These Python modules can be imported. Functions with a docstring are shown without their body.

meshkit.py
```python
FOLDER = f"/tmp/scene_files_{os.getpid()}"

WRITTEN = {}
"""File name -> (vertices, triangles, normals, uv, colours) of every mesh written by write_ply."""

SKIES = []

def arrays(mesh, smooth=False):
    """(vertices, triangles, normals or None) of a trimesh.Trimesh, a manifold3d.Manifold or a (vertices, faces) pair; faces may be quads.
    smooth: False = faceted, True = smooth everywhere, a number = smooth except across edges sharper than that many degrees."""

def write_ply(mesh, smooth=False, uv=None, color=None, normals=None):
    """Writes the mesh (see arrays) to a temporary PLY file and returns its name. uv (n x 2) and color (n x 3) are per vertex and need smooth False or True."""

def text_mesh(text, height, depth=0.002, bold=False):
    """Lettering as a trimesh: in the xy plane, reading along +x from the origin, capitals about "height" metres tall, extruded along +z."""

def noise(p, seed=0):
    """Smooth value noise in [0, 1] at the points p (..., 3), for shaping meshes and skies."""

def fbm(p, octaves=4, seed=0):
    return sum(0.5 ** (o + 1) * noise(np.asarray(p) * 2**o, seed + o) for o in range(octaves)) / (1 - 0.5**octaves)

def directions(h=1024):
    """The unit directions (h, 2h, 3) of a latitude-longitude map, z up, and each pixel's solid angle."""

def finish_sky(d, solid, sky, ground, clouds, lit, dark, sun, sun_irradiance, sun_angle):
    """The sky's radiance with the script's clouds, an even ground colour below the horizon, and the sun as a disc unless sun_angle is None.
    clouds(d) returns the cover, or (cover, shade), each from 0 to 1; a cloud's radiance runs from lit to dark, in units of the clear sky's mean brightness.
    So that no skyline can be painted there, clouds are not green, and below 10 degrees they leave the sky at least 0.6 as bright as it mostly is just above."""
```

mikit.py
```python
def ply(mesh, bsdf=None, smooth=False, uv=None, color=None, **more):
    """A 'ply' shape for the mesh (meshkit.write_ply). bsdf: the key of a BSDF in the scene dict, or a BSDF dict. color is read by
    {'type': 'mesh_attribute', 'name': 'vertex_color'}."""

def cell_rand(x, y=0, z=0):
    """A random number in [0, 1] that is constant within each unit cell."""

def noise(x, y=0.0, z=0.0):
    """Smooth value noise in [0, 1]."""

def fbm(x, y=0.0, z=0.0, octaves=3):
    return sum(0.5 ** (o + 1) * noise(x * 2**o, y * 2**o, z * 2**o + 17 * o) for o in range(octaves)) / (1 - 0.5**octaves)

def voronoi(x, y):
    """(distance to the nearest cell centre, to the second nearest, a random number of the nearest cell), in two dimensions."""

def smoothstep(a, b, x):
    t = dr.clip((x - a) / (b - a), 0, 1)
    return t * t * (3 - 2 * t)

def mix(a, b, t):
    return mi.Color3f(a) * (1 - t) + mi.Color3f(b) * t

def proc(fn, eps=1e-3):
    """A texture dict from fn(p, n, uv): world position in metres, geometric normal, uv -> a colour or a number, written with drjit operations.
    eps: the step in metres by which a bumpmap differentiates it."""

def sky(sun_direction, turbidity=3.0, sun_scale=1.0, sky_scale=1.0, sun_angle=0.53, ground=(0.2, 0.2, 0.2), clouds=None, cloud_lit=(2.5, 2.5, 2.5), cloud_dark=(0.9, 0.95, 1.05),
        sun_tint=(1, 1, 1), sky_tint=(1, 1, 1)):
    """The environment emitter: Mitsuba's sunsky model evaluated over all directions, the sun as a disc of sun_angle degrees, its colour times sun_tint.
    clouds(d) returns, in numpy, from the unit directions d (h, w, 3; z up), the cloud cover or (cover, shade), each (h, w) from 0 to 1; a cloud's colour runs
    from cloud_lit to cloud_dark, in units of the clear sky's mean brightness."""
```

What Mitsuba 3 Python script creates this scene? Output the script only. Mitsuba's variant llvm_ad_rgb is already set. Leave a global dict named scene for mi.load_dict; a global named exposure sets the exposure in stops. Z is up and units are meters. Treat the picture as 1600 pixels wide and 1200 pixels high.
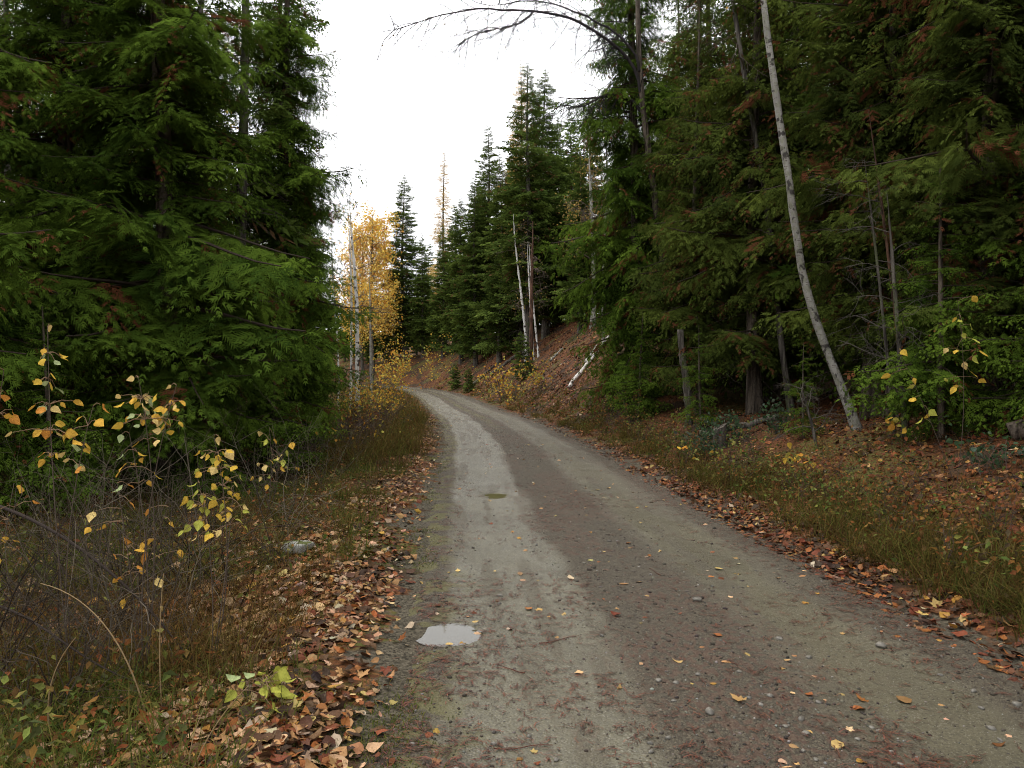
import math
import numpy as np
import drjit as dr
import trimesh
import mitsuba as mi
import mikit
import meshkit
from scipy.interpolate import CubicSpline
from scipy.spatial import cKDTree

T = mi.ScalarTransform4f
scene, labels = {}, {}

# ------------------------------------------------------------------ camera, daylight, exposure
scene['camera'] = {'type': 'perspective', 'fov': 67.0, 'fov_axis': 'x', 'near_clip': 0.05, 'far_clip': 3000.0,
                   'to_world': T().look_at(origin=[0, 0, 1.6], target=[0, 10, 1.517], up=[0, 0, 1])}
scene['daylight'] = mikit.sky([-0.25, 0.35, 0.9], turbidity=3, sun_scale=0.12, sun_angle=25, clouds=lambda d: 1.0,
                              cloud_lit=(2.4, 2.4, 2.46), cloud_dark=(0.9, 0.95, 1.05), ground=(0.08, 0.08, 0.06))
exposure = 3.2

# ------------------------------------------------------------------ helpers
def rng_of(seed):
    return np.random.default_rng(seed)

def smooth(a, b, x):
    t = np.clip((np.asarray(x, float) - a) / (b - a), 0, 1)
    return t * t * (3 - 2 * t)

def unit(v):
    return v / np.maximum(np.linalg.norm(v, axis=-1, keepdims=True), 1e-9)

def new_key(name):
    if name not in taken:
        taken.add(name)
        return name
    k = 1
    while f'{name}_{k:03d}' in taken:
        k += 1
    taken.add(f'{name}_{k:03d}')
    return f'{name}_{k:03d}'
taken = set()

def tag(key, label, category, group=None, kind=None):
    d = {'label': label, 'category': category}
    if group:
        d['group'] = group
    if kind:
        d['kind'] = kind
    labels[key] = d

def thing(name, label, category, group=None, kind=None):
    key = new_key(name)
    tag(key, label, category, group, kind)
    return key

class Mesh:
    """Collects vertices, triangles and a colour per vertex."""
    def __init__(self):
        self.v, self.f, self.c, self.n = [], [], [], 0
    def add(self, v, f, c):
        v, f = np.asarray(v, float).reshape(-1, 3), np.asarray(f, int).reshape(-1, 3)
        if not len(v):
            return
        self.v.append(v); self.f.append(f + self.n)
        self.c.append(np.broadcast_to(np.asarray(c, float), v.shape))
        self.n += len(v)
    def get(self):
        return np.vstack(self.v), np.vstack(self.f), np.vstack(self.c)
    def ply(self, bsdf, smooth=False, colour=True):
        v, f, c = self.get()
        return mikit.ply((v, f), bsdf, smooth, color=c if colour else None)

def tube(points, radii, sides=6, cap=True):
    p = np.asarray(points, float)
    r = np.broadcast_to(np.asarray(radii, float), (len(p),))
    t = unit(np.gradient(p, axis=0))
    ref = np.where(np.abs(t[:, 2:]) < 0.92, [0, 0, 1.0], [1.0, 0, 0])
    a = unit(np.cross(t, ref)); b = np.cross(t, a)
    for i in range(1, len(p)):                       # keep the frame from flipping
        a[i] = unit(a[i - 1] - t[i] * (a[i - 1] @ t[i])); b[i] = np.cross(t[i], a[i])
    ang = np.arange(sides) * 2 * np.pi / sides
    v = (p[:, None] + r[:, None, None] * (np.cos(ang)[None, :, None] * a[:, None] + np.sin(ang)[None, :, None] * b[:, None])).reshape(-1, 3)
    i, j = np.meshgrid(np.arange(len(p) - 1), np.arange(sides), indexing='ij')
    q = np.stack([i * sides + j, i * sides + (j + 1) % sides, (i + 1) * sides + (j + 1) % sides, (i + 1) * sides + j], -1).reshape(-1, 4)
    f = np.vstack([q[:, [0, 1, 2]], q[:, [0, 2, 3]]])
    if cap:
        n = len(v); v = np.vstack([v, p[:1], p[-1:]]); k = np.arange(sides); m = (len(p) - 1) * sides
        f = np.vstack([f, np.stack([np.full(sides, n), (k + 1) % sides, k], 1), np.stack([np.full(sides, n + 1), m + k, m + (k + 1) % sides], 1)])
    return v, f

def place(tv, tf, pos, rot, scale, colours=None, base=None):
    """Copies of one template (verts, tris) at pos (n,3) with rotations (n,3,3) and scales (n,) or (n,3)."""
    n = len(pos)
    scale = np.asarray(scale, float).reshape(n, 1, -1)
    v = np.einsum('nij,nkj->nki', rot, tv[None] * scale) + pos[:, None]
    f = (tf[None] + (np.arange(n) * len(tv))[:, None, None]).reshape(-1, 3)
    c = None if colours is None else np.repeat(colours[:, None], len(tv), 1).reshape(-1, 3)
    return v.reshape(-1, 3), f, c

def rot_xyz(yaw, pitch=0.0, roll=0.0):
    yaw, pitch, roll = np.broadcast_arrays(np.asarray(yaw, float), np.asarray(pitch, float), np.asarray(roll, float))
    def m(axis, t):
        c, s, o, z = np.cos(t), np.sin(t), np.ones_like(t), np.zeros_like(t)
        r = {'z': [c, -s, z, s, c, z, z, z, o], 'y': [c, z, s, z, o, z, -s, z, c], 'x': [o, z, z, z, c, -s, z, s, c]}[axis]
        return np.stack(r, -1).reshape(t.shape + (3, 3))
    return m('z', yaw) @ m('y', -pitch) @ m('x', roll)

def align_up(n):
    """Rotations whose z axis is n (k,3)."""
    z = unit(n); x = unit(np.cross(np.broadcast_to([0, 1.0, 0], z.shape), z)); y = np.cross(z, x)
    return np.stack([x, y, z], -1)

def pick(palette, r, n, spread=0.12):
    pal = np.array([p[1] for p in palette]); w = np.array([p[0] for p in palette], float)
    c = pal[r.choice(len(pal), n, p=w / w.sum())]
    return np.clip(c * r.normal(1, spread, (n, 1)) * r.normal(1, spread * 0.35, (n, 3)), 0.004, 0.85)

# ------------------------------------------------------------------ materials
def attr():
    return {'type': 'mesh_attribute', 'name': 'vertex_color'}
scene['needle_foliage'] = {'type': 'principledthin', 'base_color': attr(), 'roughness': 0.5, 'spec_trans': 0.0, 'diff_trans': 0.55, 'eta': 1.4}
scene['leaf_blade'] = {'type': 'principledthin', 'base_color': attr(), 'roughness': 0.42, 'spec_trans': 0.0, 'diff_trans': 0.45, 'eta': 1.4}
scene['twig_wood'] = {'type': 'twosided', 'bsdf': {'type': 'principled', 'base_color': attr(), 'roughness': 0.8, 'specular': 0.1}}
scene['dead_leaf'] = {'type': 'twosided', 'bsdf': {'type': 'principled', 'base_color': attr(), 'roughness': 0.6, 'specular': 0.15}}

def cedar_bark(p, n, uv):
    s = mikit.fbm(p.x * 26, p.y * 26, p.z * 1.1, 4)
    g = mikit.noise(p.x * 60, p.y * 60, p.z * 14)
    c = mikit.mix((0.035, 0.027, 0.02), (0.13, 0.105, 0.08), mikit.smoothstep(0.3, 0.7, s))
    return c * (0.7 + 0.6 * g)
def birch_bark(p, n, uv):
    base = mikit.mix((0.15, 0.143, 0.122), (0.35, 0.335, 0.295), mikit.fbm(p.x * 9, p.y * 9, p.z * 2.5, 3))
    dash = mikit.noise(p.x * 14, p.y * 14, p.z * 70)
    c = mikit.mix(base, mi.Color3f(0.12, 0.10, 0.085), mikit.smoothstep(0.70, 0.82, dash))
    scar = mikit.fbm(p.x * 13 + 4, p.y * 13, p.z * 8.0, 4)
    c = mikit.mix(c, mi.Color3f(0.05, 0.045, 0.04), mikit.smoothstep(0.56, 0.64, scar))
    lich = mikit.fbm(p.x * 22 + 9, p.y * 22, p.z * 16, 4)
    return mikit.mix(c, mi.Color3f(0.20, 0.20, 0.145), 0.75 * mikit.smoothstep(0.50, 0.62, lich))
def white_bark(p, n, uv):
    base = mikit.mix((0.46, 0.44, 0.40), (0.66, 0.65, 0.61), mikit.fbm(p.x * 9, p.y * 9, p.z * 2.5, 3))
    scar = mikit.fbm(p.x * 7 + 4, p.y * 7, p.z * 5.0, 4)
    return mikit.mix(base, mi.Color3f(0.06, 0.05, 0.045), mikit.smoothstep(0.60, 0.66, scar))
def grey_bark(p, n, uv):
    s = mikit.fbm(p.x * 26, p.y * 26, p.z * 2.4, 4)
    c = mikit.mix((0.035, 0.030, 0.025), (0.13, 0.115, 0.095), mikit.smoothstep(0.3, 0.72, s))
    moss = mikit.fbm(p.x * 6, p.y * 6 + 5, p.z * 3, 3)
    return mikit.mix(c, mi.Color3f(0.085, 0.1, 0.045), 0.7 * mikit.smoothstep(0.55, 0.72, moss))
def red_bark(p, n, uv):
    s = mikit.fbm(p.x * 26, p.y * 26, p.z * 3.4, 4)
    return mikit.mix((0.035, 0.020, 0.014), (0.13, 0.070, 0.045), mikit.smoothstep(0.3, 0.72, s))
for nm, fn, rough in (('cedar_bark', cedar_bark, 0.8), ('birch_bark', birch_bark, 0.6), ('white_bark', white_bark, 0.6), ('grey_bark', grey_bark, 0.75), ('red_bark', red_bark, 0.8)):
    scene[nm] = {'type': 'principled', 'base_color': mikit.proc(fn), 'roughness': rough, 'specular': 0.15}

# ------------------------------------------------------------------ the line of the road and the lie of the land
CX = np.array([[1.30, -14], [1.27, -5], [1.25, 0], [1.18, 3.2], [1.08, 5], [0.86, 7.5], [0.62, 10.7], [0.22, 17.6], [-0.42, 24.2], [-1.07, 30],
               [-2.3, 38], [-4.4, 51], [-7.0, 62], [-11.2, 72], [-18.5, 81], [-31, 90], [-60, 101], [-110, 116]], float)
_t = np.r_[0, np.cumsum(np.hypot(*np.diff(CX, axis=0).T))]
_sp = CubicSpline(_t, CX)
SS = np.arange(0, _t[-1], 0.05)
CL = _sp(SS); TG = unit(_sp(SS, 1)); NR = np.stack([TG[:, 1], -TG[:, 0]], 1)      # NR points to the right of the road
_tree = cKDTree(CL)
HALF = 1.78

def road_coords(x, y):
    q = np.stack([np.ravel(x), np.ravel(y)], 1)
    _, k = _tree.query(q)
    d = ((q - CL[k]) * NR[k]).sum(1)
    return d.reshape(np.shape(x)), SS[k].reshape(np.shape(x)), CL[k, 1].reshape(np.shape(x))

def n2(x, y, f, seed=0, octaves=3):
    return meshkit.fbm(np.stack([np.asarray(x) * f, np.asarray(y) * f, np.zeros_like(np.asarray(x, float))], -1), octaves, seed) - 0.5

def road_rise(s):
    return 0.75 * smooth(48, 95, s)

def ground_height(x, y, fine=True):
    x, y = np.asarray(x, float), np.asarray(y, float)
    d, s, cy = road_coords(x, y)
    z = road_rise(s)
    ld, rd = np.maximum(-d - HALF, 0), np.maximum(d - HALF, 0)
    left = 0.05 * smooth(0, 0.5, ld) - 0.16 * smooth(0.8, 2.6, ld) + 0.25 * smooth(2.8, 8, ld) + 0.03 * np.maximum(ld - 6, 0)
    near = 0.05 * smooth(0, 0.4, rd) + 0.62 * smooth(0.8, 3.6, rd) + 0.28 * smooth(2.8, 6, rd) + 0.07 * np.maximum(rd - 5, 0)
    far = 0.06 * smooth(0, 0.6, rd) + 0.80 * np.minimum(np.maximum(rd - 0.75, 0), 6.6) + 0.10 * np.maximum(rd - 7.35, 0)
    w = smooth(20 + 14, 32 + 14, s) * (1 - 0.55 * smooth(80, 104, s))
    z = z + np.where(d < 0, left, near * (1 - w) + far * w)
    off = smooth(0.1, 0.9, np.abs(d) - HALF)
    z = z + off * (0.22 * n2(x, y, 0.45, 3) * smooth(0.4, 3, np.abs(d) - HALF) + 0.12 * n2(x, y, 1.7, 5))
    e = np.abs(d) - HALF - 0.10 + 0.25 * n2(x, y, 0.9, 33, 4)
    z = z - 0.055 * (1 - smooth(-0.55, 0.05, e)) - 0.12 * (1 - smooth(-0.95, -0.5, e)) + 0.02 * n2(x, y, 6.0, 35, 3)     # the bed that the road lies in
    far_away = smooth(120, 300, np.hypot(x, y - 40))
    return z * (1 - far_away) + far_away * 4.0

def road_height(d, s, x, y):
    z = road_rise(s) + 0.03 * (1 - (d / HALF) ** 2)
    left = np.exp(-((d + 0.98) / 0.42) ** 2); right = np.exp(-((d - 0.92) / 0.40) ** 2)
    z = z - 0.035 * (left + right)
    loose = 1 - 0.75 * np.clip(left + right, 0, 1)
    z = z + loose * (0.018 * n2(x, y, 7.0, 11, 3) + 0.012 * n2(x, y, 26.0, 12, 2)) + 0.016 * n2(x, y, 1.3, 13, 2)
    for (px, py, rx, ry, dep) in POTHOLES:
        q = ((x - px) / rx) ** 2 + ((y - py) / ry) ** 2
        z = z - dep * np.exp(-q * q * 0.8) * (1 + 1.5 * n2(x, y, 9, 21, 4)) 
    return z
POTHOLES = [(-0.40, 4.85, 0.19, 0.20, 0.055), (-0.18, 10.7, 0.20, 0.30, 0.055)]

def road_sheet(d, s, x, y):
    return road_height(d, s, x, y) - 0.09 * smooth(-0.15, 0.20, np.abs(d) - HALF + 0.40 * n2(x, y, 1.5, 31, 4))

def road_z_at(x, y):
    d, s, _ = road_coords(x, y)
    return road_sheet(d, s, np.asarray(x, float), np.asarray(y, float))

def surface_z(x, y):
    return np.maximum(road_z_at(x, y), ground_height(x, y))

def grid_mesh(px, py, pz):
    h, w = px.shape
    v = np.stack([px, py, pz], -1).reshape(-1, 3)
    i, j = np.meshgrid(np.arange(h - 1), np.arange(w - 1), indexing='ij')
    a = i * w + j
    q = np.stack([a, a + 1, a + w + 1, a + w], -1).reshape(-1, 4)
    return v, np.vstack([q[:, [0, 1, 2]], q[:, [0, 2, 3]]])

# ground: one sheet out to the horizon
def stretched(lo, hi, fine_lo, fine_hi, step, grow):
    a = list(np.arange(fine_lo, fine_hi, step))
    s, x = step, a[-1]
    while x < hi:
        s *= grow; x += s; a.append(x)
    s, x = step, fine_lo
    while x > lo:
        s *= grow; x -= s; a.insert(0, x)
    return np.array(a)
gx = stretched(-1500, 1500, -5, 6, 0.10, 1.09)
gy = stretched(-400, 2200, 2.2, 13, 0.10, 1.055)
GX, GY = np.meshgrid(gx, gy)
gv, gf = grid_mesh(GX, GY, ground_height(GX, GY))
def ground_colour(p, n, uv):
    soil = mikit.mix((0.022, 0.014, 0.009), (0.060, 0.038, 0.022), mikit.fbm(p.x * 3, p.y * 3, p.z * 3, 4))
    a, b, r = mikit.voronoi(p.x * 24 + 1.6 * mikit.noise(p.x * 20, p.y * 20), p.y * 24 + p.z * 16 + 1.6 * mikit.noise(p.x * 20 + 9, p.y * 20))
    leaf = mikit.mix((0.045, 0.018, 0.008), (0.145, 0.060, 0.024), r)
    cover = mikit.smoothstep(0.36, 0.52, mikit.fbm(p.x * 1.1 + 7, p.y * 1.1, p.z, 3)) * mikit.smoothstep(0.02, 0.10, b - a)
    c = mikit.mix(soil, leaf, cover)
    moss = mikit.smoothstep(0.56, 0.68, mikit.fbm(p.x * 0.8 + 31, p.y * 0.8, 0.0, 4)) * mikit.smoothstep(0.35, 0.6, mikit.noise(p.x * 40, p.y * 40, p.z * 40))
    c = mikit.mix(c, mi.Color3f(0.075, 0.085, 0.022), 0.8 * moss)
    a, b, r = mikit.voronoi(p.x * 75, p.y * 75)
    grit = mikit.mix((0.026, 0.023, 0.016), (0.105, 0.092, 0.066), r)
    edge = mikit.fbm(p.x * 5, p.y * 5, 3.0, 4) * 0.75
    return mikit.mix(c, grit, mikit.smoothstep(0.06, -0.06, dr.abs(uv.x) - 1.62 - edge + 0.1))
def ground_relief(p, n, uv):
    a, b, r = mikit.voronoi(p.x * 24, p.y * 24 + p.z * 16)
    return r * 0.6 + mikit.noise(p.x * 60, p.y * 60, p.z * 60) * 0.4
scene['forest_soil'] = {'type': 'bumpmap', 'arbitrary': mikit.proc(ground_relief), 'scale': 0.02,
                        'bsdf': {'type': 'principled', 'base_color': mikit.proc(ground_colour), 'roughness': 0.85, 'specular': 0.12}}
gd, gs, _ = road_coords(GX, GY)
scene['ground'] = mikit.ply((gv, gf), 'forest_soil', True, uv=np.stack([gd.ravel(), gs.ravel()], -1))
tag('ground', 'forest ground with brown leaf litter, soil and moss on both sides of the road', 'ground', kind='structure')

# road: one strip along the line, fine near the camera
ss = [_t[0] + 4.0]
while ss[-1] < _t[-1] - 20:
    yy = max(1.6, np.interp(ss[-1], SS, CL[:, 1]))
    ss.append(ss[-1] + (0.2 if np.interp(ss[-1], SS, CL[:, 1]) < 1.5 else 0.0068 * yy))
ss = np.array(ss)
dd = np.linspace(-HALF - 0.22, HALF + 0.22, 150)
c0 = np.stack([np.interp(ss, SS, CL[:, k]) for k in (0, 1)], 1); nr = np.stack([np.interp(ss, SS, NR[:, k]) for k in (0, 1)], 1)
RX = c0[:, None, 0] + nr[:, None, 0] * dd; RY = c0[:, None, 1] + nr[:, None, 1] * dd
RZ = road_sheet(np.broadcast_to(dd, RX.shape), np.broadcast_to(ss[:, None], RX.shape), RX, RY)
rv, rf = grid_mesh(RX, RY, RZ)
ruv = np.stack([np.broadcast_to(dd, RX.shape), np.broadcast_to(ss[:, None], RX.shape)], -1).reshape(-1, 2)
def track_mask(d, s, x, y):
    w = 0.16 * (mikit.fbm(x * 0.9, y * 0.6, 0.0, 3) - 0.5) + 0.05 * (mikit.noise(x * 9, y * 9) - 0.5)
    streak = mikit.fbm(d * 7.0, s * 0.55, 4.0, 3)
    a = mikit.smoothstep(0.56, 0.40, dr.abs(d + 0.98 + w)); b = mikit.smoothstep(0.56, 0.26, dr.abs(d - 0.80 + w))
    return dr.maximum(a, 0.85 * b) * (0.50 + 0.50 * mikit.smoothstep(0.34, 0.52, streak))
def road_colour(p, n, uv):
    d, s = uv.x, uv.y
    t = track_mask(d, s, p.x, p.y)
    g = mikit.fbm(p.x * 2.2, p.y * 2.2, 0.0, 4)
    silt = mikit.mix((0.068, 0.062, 0.038), (0.118, 0.110, 0.073), g)
    a, b, r = mikit.voronoi(p.x * 75, p.y * 75)
    a2, b2, r2 = mikit.voronoi(p.x * 170, p.y * 170)
    gravel = mikit.mix((0.024, 0.020, 0.013), (0.112, 0.097, 0.064), r * 0.55 + r2 * 0.3)
    gravel = mikit.mix(gravel, mi.Color3f(0.030, 0.022, 0.015), mikit.smoothstep(0.25, 0.0, b - a))
    red = mikit.smoothstep(0.46, 0.64, mikit.fbm(p.x * 1.6 + 3, p.y * 1.1, 0.0, 3)) * mikit.smoothstep(0.45, 0.65, mikit.noise(p.x * 46, p.y * 31))
    gravel = mikit.mix(gravel, mi.Color3f(0.075, 0.036, 0.023), 0.45 * red)
    fine = mikit.smoothstep(0.70, 0.80, mikit.noise(p.x * 95, p.y * 95)) * 0.55
    silt = mikit.mix(silt, mi.Color3f(0.040, 0.034, 0.024), fine) * (0.74 + 0.34 * r2 + 0.18 * r)
    pale = mikit.smoothstep(0.93, 0.97, r2) * 0.5
    silt = mikit.mix(silt, mi.Color3f(0.22, 0.21, 0.17), pale)
    c = mikit.mix(gravel, silt, 0.92 * t)
    moss = mikit.smoothstep(-1.25, -1.62, d + 0.3 * (mikit.fbm(p.x * 2, p.y * 2, 5.0, 3) - 0.5)) + 0.9 * mikit.smoothstep(0.26, 0.05, dr.abs(d + 0.06)) * mikit.smoothstep(34, 44, s)
    moss = moss * mikit.smoothstep(0.42, 0.58, mikit.fbm(p.x * 7, p.y * 7, 1.0, 3))
    return mikit.mix(c, mi.Color3f(0.085, 0.080, 0.028), dr.clip(0.8 * moss, 0, 1))
def road_roughness(p, n, uv):
    t = track_mask(uv.x, uv.y, p.x, p.y)
    return 0.72 - t * (0.20 + 0.18 * mikit.fbm(p.x * 3, p.y * 1.5, 2.0, 3))
def road_relief(p, n, uv):
    t = track_mask(uv.x, uv.y, p.x, p.y)
    a, b, r = mikit.voronoi(p.x * 75, p.y * 75)
    return (1.0 - t * 0.85) * (0.6 - a) + 0.35 * mikit.noise(p.x * 120, p.y * 120)
scene['wet_gravel'] = {'type': 'bumpmap', 'arbitrary': mikit.proc(road_relief), 'scale': 0.006,
                       'bsdf': {'type': 'principled', 'base_color': mikit.proc(road_colour), 'roughness': mikit.proc(road_roughness), 'specular': 0.4}}
scene['road'] = mikit.ply((rv, rf), 'wet_gravel', True, uv=ruv)
tag('road', 'wet gravel forest road with two pale wheel tracks curving out of sight to the left', 'road', kind='structure')

# water standing in the potholes
def puddle(key, i, drop, label, colour):
    px, py, rx, ry, dep = POTHOLES[i]
    rim = float(road_z_at(np.array([px + 1.6 * rx]), np.array([py]))[0])
    low = float(road_z_at(np.array([px]), np.array([py]))[0])
    z = low + drop
    a = np.arange(40) * 2 * np.pi / 40
    v = [[px, py, z]] + [[px + 1.15 * rx * math.cos(t), py + 1.15 * ry * math.sin(t), z] for t in a]
    k = np.arange(40)
    f = np.stack([np.zeros(40, int), 1 + k, 1 + (k + 1) % 40], 1)
    scene[key] = mikit.ply((np.array(v), f), colour)
    tag(key, label, 'puddle')
scene['clear_water'] = {'type': 'plastic', 'int_ior': 1.33, 'diffuse_reflectance': {'type': 'rgb', 'value': (0.075, 0.07, 0.05)}}
scene['murky_water'] = {'type': 'principled', 'base_color': {'type': 'rgb', 'value': (0.095, 0.085, 0.040)}, 'roughness': 0.05, 'specular': 0.5}
puddle('clear_puddle', 0, 0.029, 'small clear puddle mirroring the bright sky at the left edge of the wheel track', 'clear_water')
puddle('murky_puddle', 1, 0.019, 'shallow murky green brown puddle in a pothole farther up the road', 'murky_water')

# ------------------------------------------------------------------ leaf, blade and stone shapes
def ovate_leaf(curl, fold, twist, r, width=0.36):
    xs = np.array([0.0, 0.14, 0.38, 0.72, 1.0])
    wd = np.array([0.0, 0.74, 1.0, 0.52, 0.0]) * width
    mid = np.stack([xs, 0 * xs, curl * (xs - 0.45) ** 2], 1)
    side = []
    for sgn in (-1, 1):
        p = np.stack([xs, sgn * wd, curl * (xs - 0.45) ** 2 + fold * wd + twist * sgn * wd * (xs - 0.3) + r.normal(0, 0.03, 5)], 1)
        side.append(p[1:4])
    v = np.vstack([mid, side[0], side[1], [[-0.30, 0.05, 0.02], [0, 0.014, 0], [0, -0.014, 0]]])
    f = [[11, 12, 13]]
    for o, s in ((5, 1), (8, -1)):
        t = [[0, o, 1], [1, o, o + 1], [1, o + 1, 2], [2, o + 1, o + 2], [2, o + 2, 3], [3, o + 2, 4]]
        f += [q if s > 0 else q[::-1] for q in t]
    v = v[:, :3]; v[:, 0] -= 0.45
    return v, np.array(f)

def lobed_leaf(curl, r):
    ang = np.radians([-150, -112, -92, -62, -44, -20, 0, 20, 44, 62, 92, 112, 150])
    rad = np.array([0.30, 0.42, 0.30, 0.52, 0.33, 0.40, 0.66, 0.40, 0.33, 0.52, 0.30, 0.42, 0.30]) * r.normal(1, 0.05, 13)
    v = np.stack([np.cos(ang) * rad, np.sin(ang) * rad, curl * rad ** 2 + r.normal(0, 0.035, 13)], 1)
    v = np.vstack([[[-0.05, 0, 0]], v, [[-0.6, 0.04, 0.03], [-0.1, 0.012, 0], [-0.1, -0.012, 0]]])
    f = [[0, i, i + 1] for i in range(1, 13)] + [[14, 15, 16]]
    return v, np.array(f)
_r = rng_of(5)
LEAVES = [ovate_leaf(0.25, 0.15, 0.2, _r), ovate_leaf(-0.35, 0.25, -0.3, _r), ovate_leaf(0.6, -0.15, 0.35, _r, 0.33), ovate_leaf(-0.5, -0.2, 0.1, _r, 0.46),
          ovate_leaf(0.9, 0.35, -0.4, _r, 0.36), ovate_leaf(0.1, 0.05, 0.0, _r, 0.44), lobed_leaf(0.35, _r), lobed_leaf(-0.4, _r)]
FAR_LEAF = [(np.array([[-0.45, 0, 0], [-0.1, 0.37, a], [-0.1, -0.37, b], [0.05, 0, -0.04], [0.55, 0, c]]), np.array([[0, 3, 1], [0, 2, 3], [1, 3, 4], [3, 2, 4]])) for a, b, c in ((0.1, 0.06, 0.1), (0.02, 0.2, -0.1), (-0.1, 0.12, 0.2))]
LITTER = {'tan': (0.288, 0.1573, 0.0663), 'orange': (0.2295, 0.082, 0.024), 'russet': (0.1275, 0.0384, 0.0165), 'pale yellow': (0.378, 0.264, 0.096), 'golden': (0.324, 0.176, 0.036), 'pale tan': (0.399, 0.253, 0.1419), 'brown': (0.0736, 0.037, 0.018), 'pinkish grey': (0.204, 0.1353, 0.0874), 'dark umber': (0.034, 0.0195, 0.0112), 'bleached': (0.374, 0.2988, 0.208)}
_leaf_ply = {}
def leaf_dict(variant, colour_name, colour, mat='dead_leaf'):
    k = (variant, colour_name, mat)
    if k not in _leaf_ply:
        v, f = LEAVES[variant]
        c = np.tile(np.asarray(colour, float), (len(v), 1)) * rng_of(variant + 7).normal(1, 0.13, (len(v), 1))
        c[:5] *= 1.12 if variant < 6 else 1.0
        _leaf_ply[k] = mikit.ply((v, f), mat, False, color=np.clip(c, 0.004, 0.8))
    return _leaf_ply[k]

def mat4(R, p, s):
    m = np.eye(4); m[:3, :3] = R * np.asarray(s, float); m[:3, 3] = p
    return T(m)

# ------------------------------------------------------------------ fallen leaves
def in_frame(x, y, z, margin=1.0):
    return (y > 2.2) & (np.abs(x / np.maximum(y, .1)) < 0.662 * margin)

def dry(x, y):
    return np.all([((x - p[0]) / p[2]) ** 2 + ((y - p[1]) / p[3]) ** 2 > 1.3 for p in POTHOLES], axis=0)

def scatter(r, n, ylo, yhi, dlo, dhi, power=1.7):
    u = r.random(n)
    a = 1 - power
    y = (ylo ** a + u * (yhi ** a - ylo ** a)) ** (1 / a)
    s = np.interp(y, CL[:, 1], SS)
    d = r.uniform(dlo, dhi, n)
    c = np.stack([np.interp(s, SS, CL[:, k]) for k in (0, 1)], 1); nn = np.stack([np.interp(s, SS, NR[:, k]) for k in (0, 1)], 1)
    q = c + nn * d[:, None]
    return q[:, 0], q[:, 1], d, s

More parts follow.
